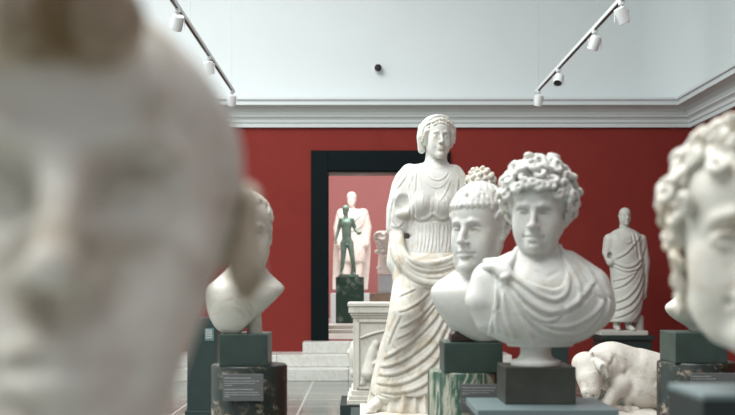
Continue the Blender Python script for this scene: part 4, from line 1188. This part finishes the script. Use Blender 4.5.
# ================================================================ the marble bull
F = Fr(620, 380, 6.5); bs = Vector((F.o.x, 6.6, W(0, 414.5, 6.5).z))
bu = empty('marble_bull', bs, 'worn white marble bull kneeling with lowered head, at the lower right', 'bull')
off = F.o - bs
S = SD((-.42, -.42, -.26), (.80, .36, .30), .0065)
BP = F.p
S.chain([BP(615, 368, .06), BP(640, 377, .06), BP(665, 384, .06), BP(700, 388, .06), BP(722, 392, .06)], [.155, .185, .185, .175, .16], .05)
S.ell(BP(612, 362, .05), (.15, .14, .115), .06); S.ell(BP(638, 392, .02), (.17, .17, .13), .06)
S.ell(BP(718, 388, .06), (.17, .17, .19), .05)
S.chain([BP(606, 368, .02), BP(594, 368, -.06), BP(585, 370, -.10)], [.130, .105, .085], .04)
S.chain([BP(585, 367, -.10), BP(583.5, 377, -.17), BP(583, 388, -.22)], [.095, .078, .060], .03)          # head
S.ell(BP(581, 388, -.235), (.050, .035, .030), .015); S.ell(BP(582, 362, -.08), (.080, .10, .070), .03)
S.chain([BP(589, 358, -.19), BP(594, 364, -.235), BP(598, 373, -.235)], [.022, .038, .014], .006)          # ear
S.ell(BP(594, 366, -.268), (.016, .016, .034), .004, rot=(0, 0, -25), sub=True)
S.ell(BP(586.5, 372, -.215), (.016, .016, .012), .006, sub=True); S.ell(BP(586.5, 372, -.198), (.012, .012, .010), .002)
S.stroke(S.proj([BP(583, 369.5), BP(587, 369), BP(590, 371)], world=True), .008, .006)
S.ells((0, 0, 0), (.001,) * 3, 0)
S.ell(BP(577.5, 390, -.27), (.010, .012, .008), .003, sub=True); S.ell(BP(583.5, 391, -.27), (.010, .012, .008), .003, sub=True)
S.stroke(S.proj([BP(575, 394), BP(581, 395.2), BP(587, 393)], world=True), .006, -.006)
S.chain([BP(585, 355, -.14), BP(586, 351.5, -.15)], [.020, .013], .01)                                   # horn stub
folds(S, F, [([(598, 368), (600, 380), (596, 392)], 1.8, 1.6), ([(603, 370), (606, 382), (603, 392)], 1.8, 1.5), ([(594, 376), (595, 386), (592, 394)], 1.5, 1.3), ([(608, 352), (604, 362), (606, 372)], 2.6, 1.0),
    ([(622, 372), (630, 380), (634, 392)], 3.5, 1.2), ([(646, 384), (652, 378), (662, 376)], 2.5, -1.0), ([(616, 350), (620, 362), (616, 372)], 3, .9)])
S.chain([BP(618, 384, -.08), BP(608, 390, -.16), BP(600, 399, -.20)], [.072, .048, .036], .02)            # bent foreleg
S.ell(BP(599, 400, -.20), (.040, .042, .032), .015)
S.chain([BP(600, 403, -.19), BP(612, 406, -.16), BP(622, 408, -.14)], [.030, .026, .024], .012); S.chain([BP(622, 408, -.14), BP(630, 409, -.13)], [.032, .034], .008)
S.chain([BP(628, 388, -.05), BP(622, 398, -.10), BP(618, 403, -.06)], [.06, .04, .03], .02)
for u, v in ((628, 400), (637, 408), (645, 406)): S.ell(BP(u, v, -.06), (.026, .03, .028), .012)
S.chain([BP(712, 396, -.10), BP(690, 404, -.17), BP(700, 411, -.15)], [.09, .045, .03], .02)
S.cut(F.p(620, 412.5), (0, 0, -1), 0, world=True)
S.mesh('figure', M['marble_bull'], bu, off)
S = SD((-.45, -.42, -.262), (.80, .34, -.13), .009)
S.box(F.p(640, 412.5, -.04) + np.array([.06, 0, 0]), (.54, .32, .022), .012)
rnd = random.Random(4)
for i in range(22): S.ell(F.p(rnd.uniform(585, 700), 409.5, rnd.uniform(-.22, .1)), (rnd.uniform(.03, .07), .05, rnd.uniform(.012, .035)), .01)
S.cut(F.p(620, 414.4), (0, 0, -1), 0, world=True)
S.mesh('rocky_base', M['marble_bull'], bu, off)
o = MB().box((-.46, -.45, 0), (.80, .32, bs.z - .004), .006).build('podium', M['dark_green'], None, (bs.x, 6.6, 0)); tag(o, 'low dark podium under the marble bull, behind the pale slab', 'podium')
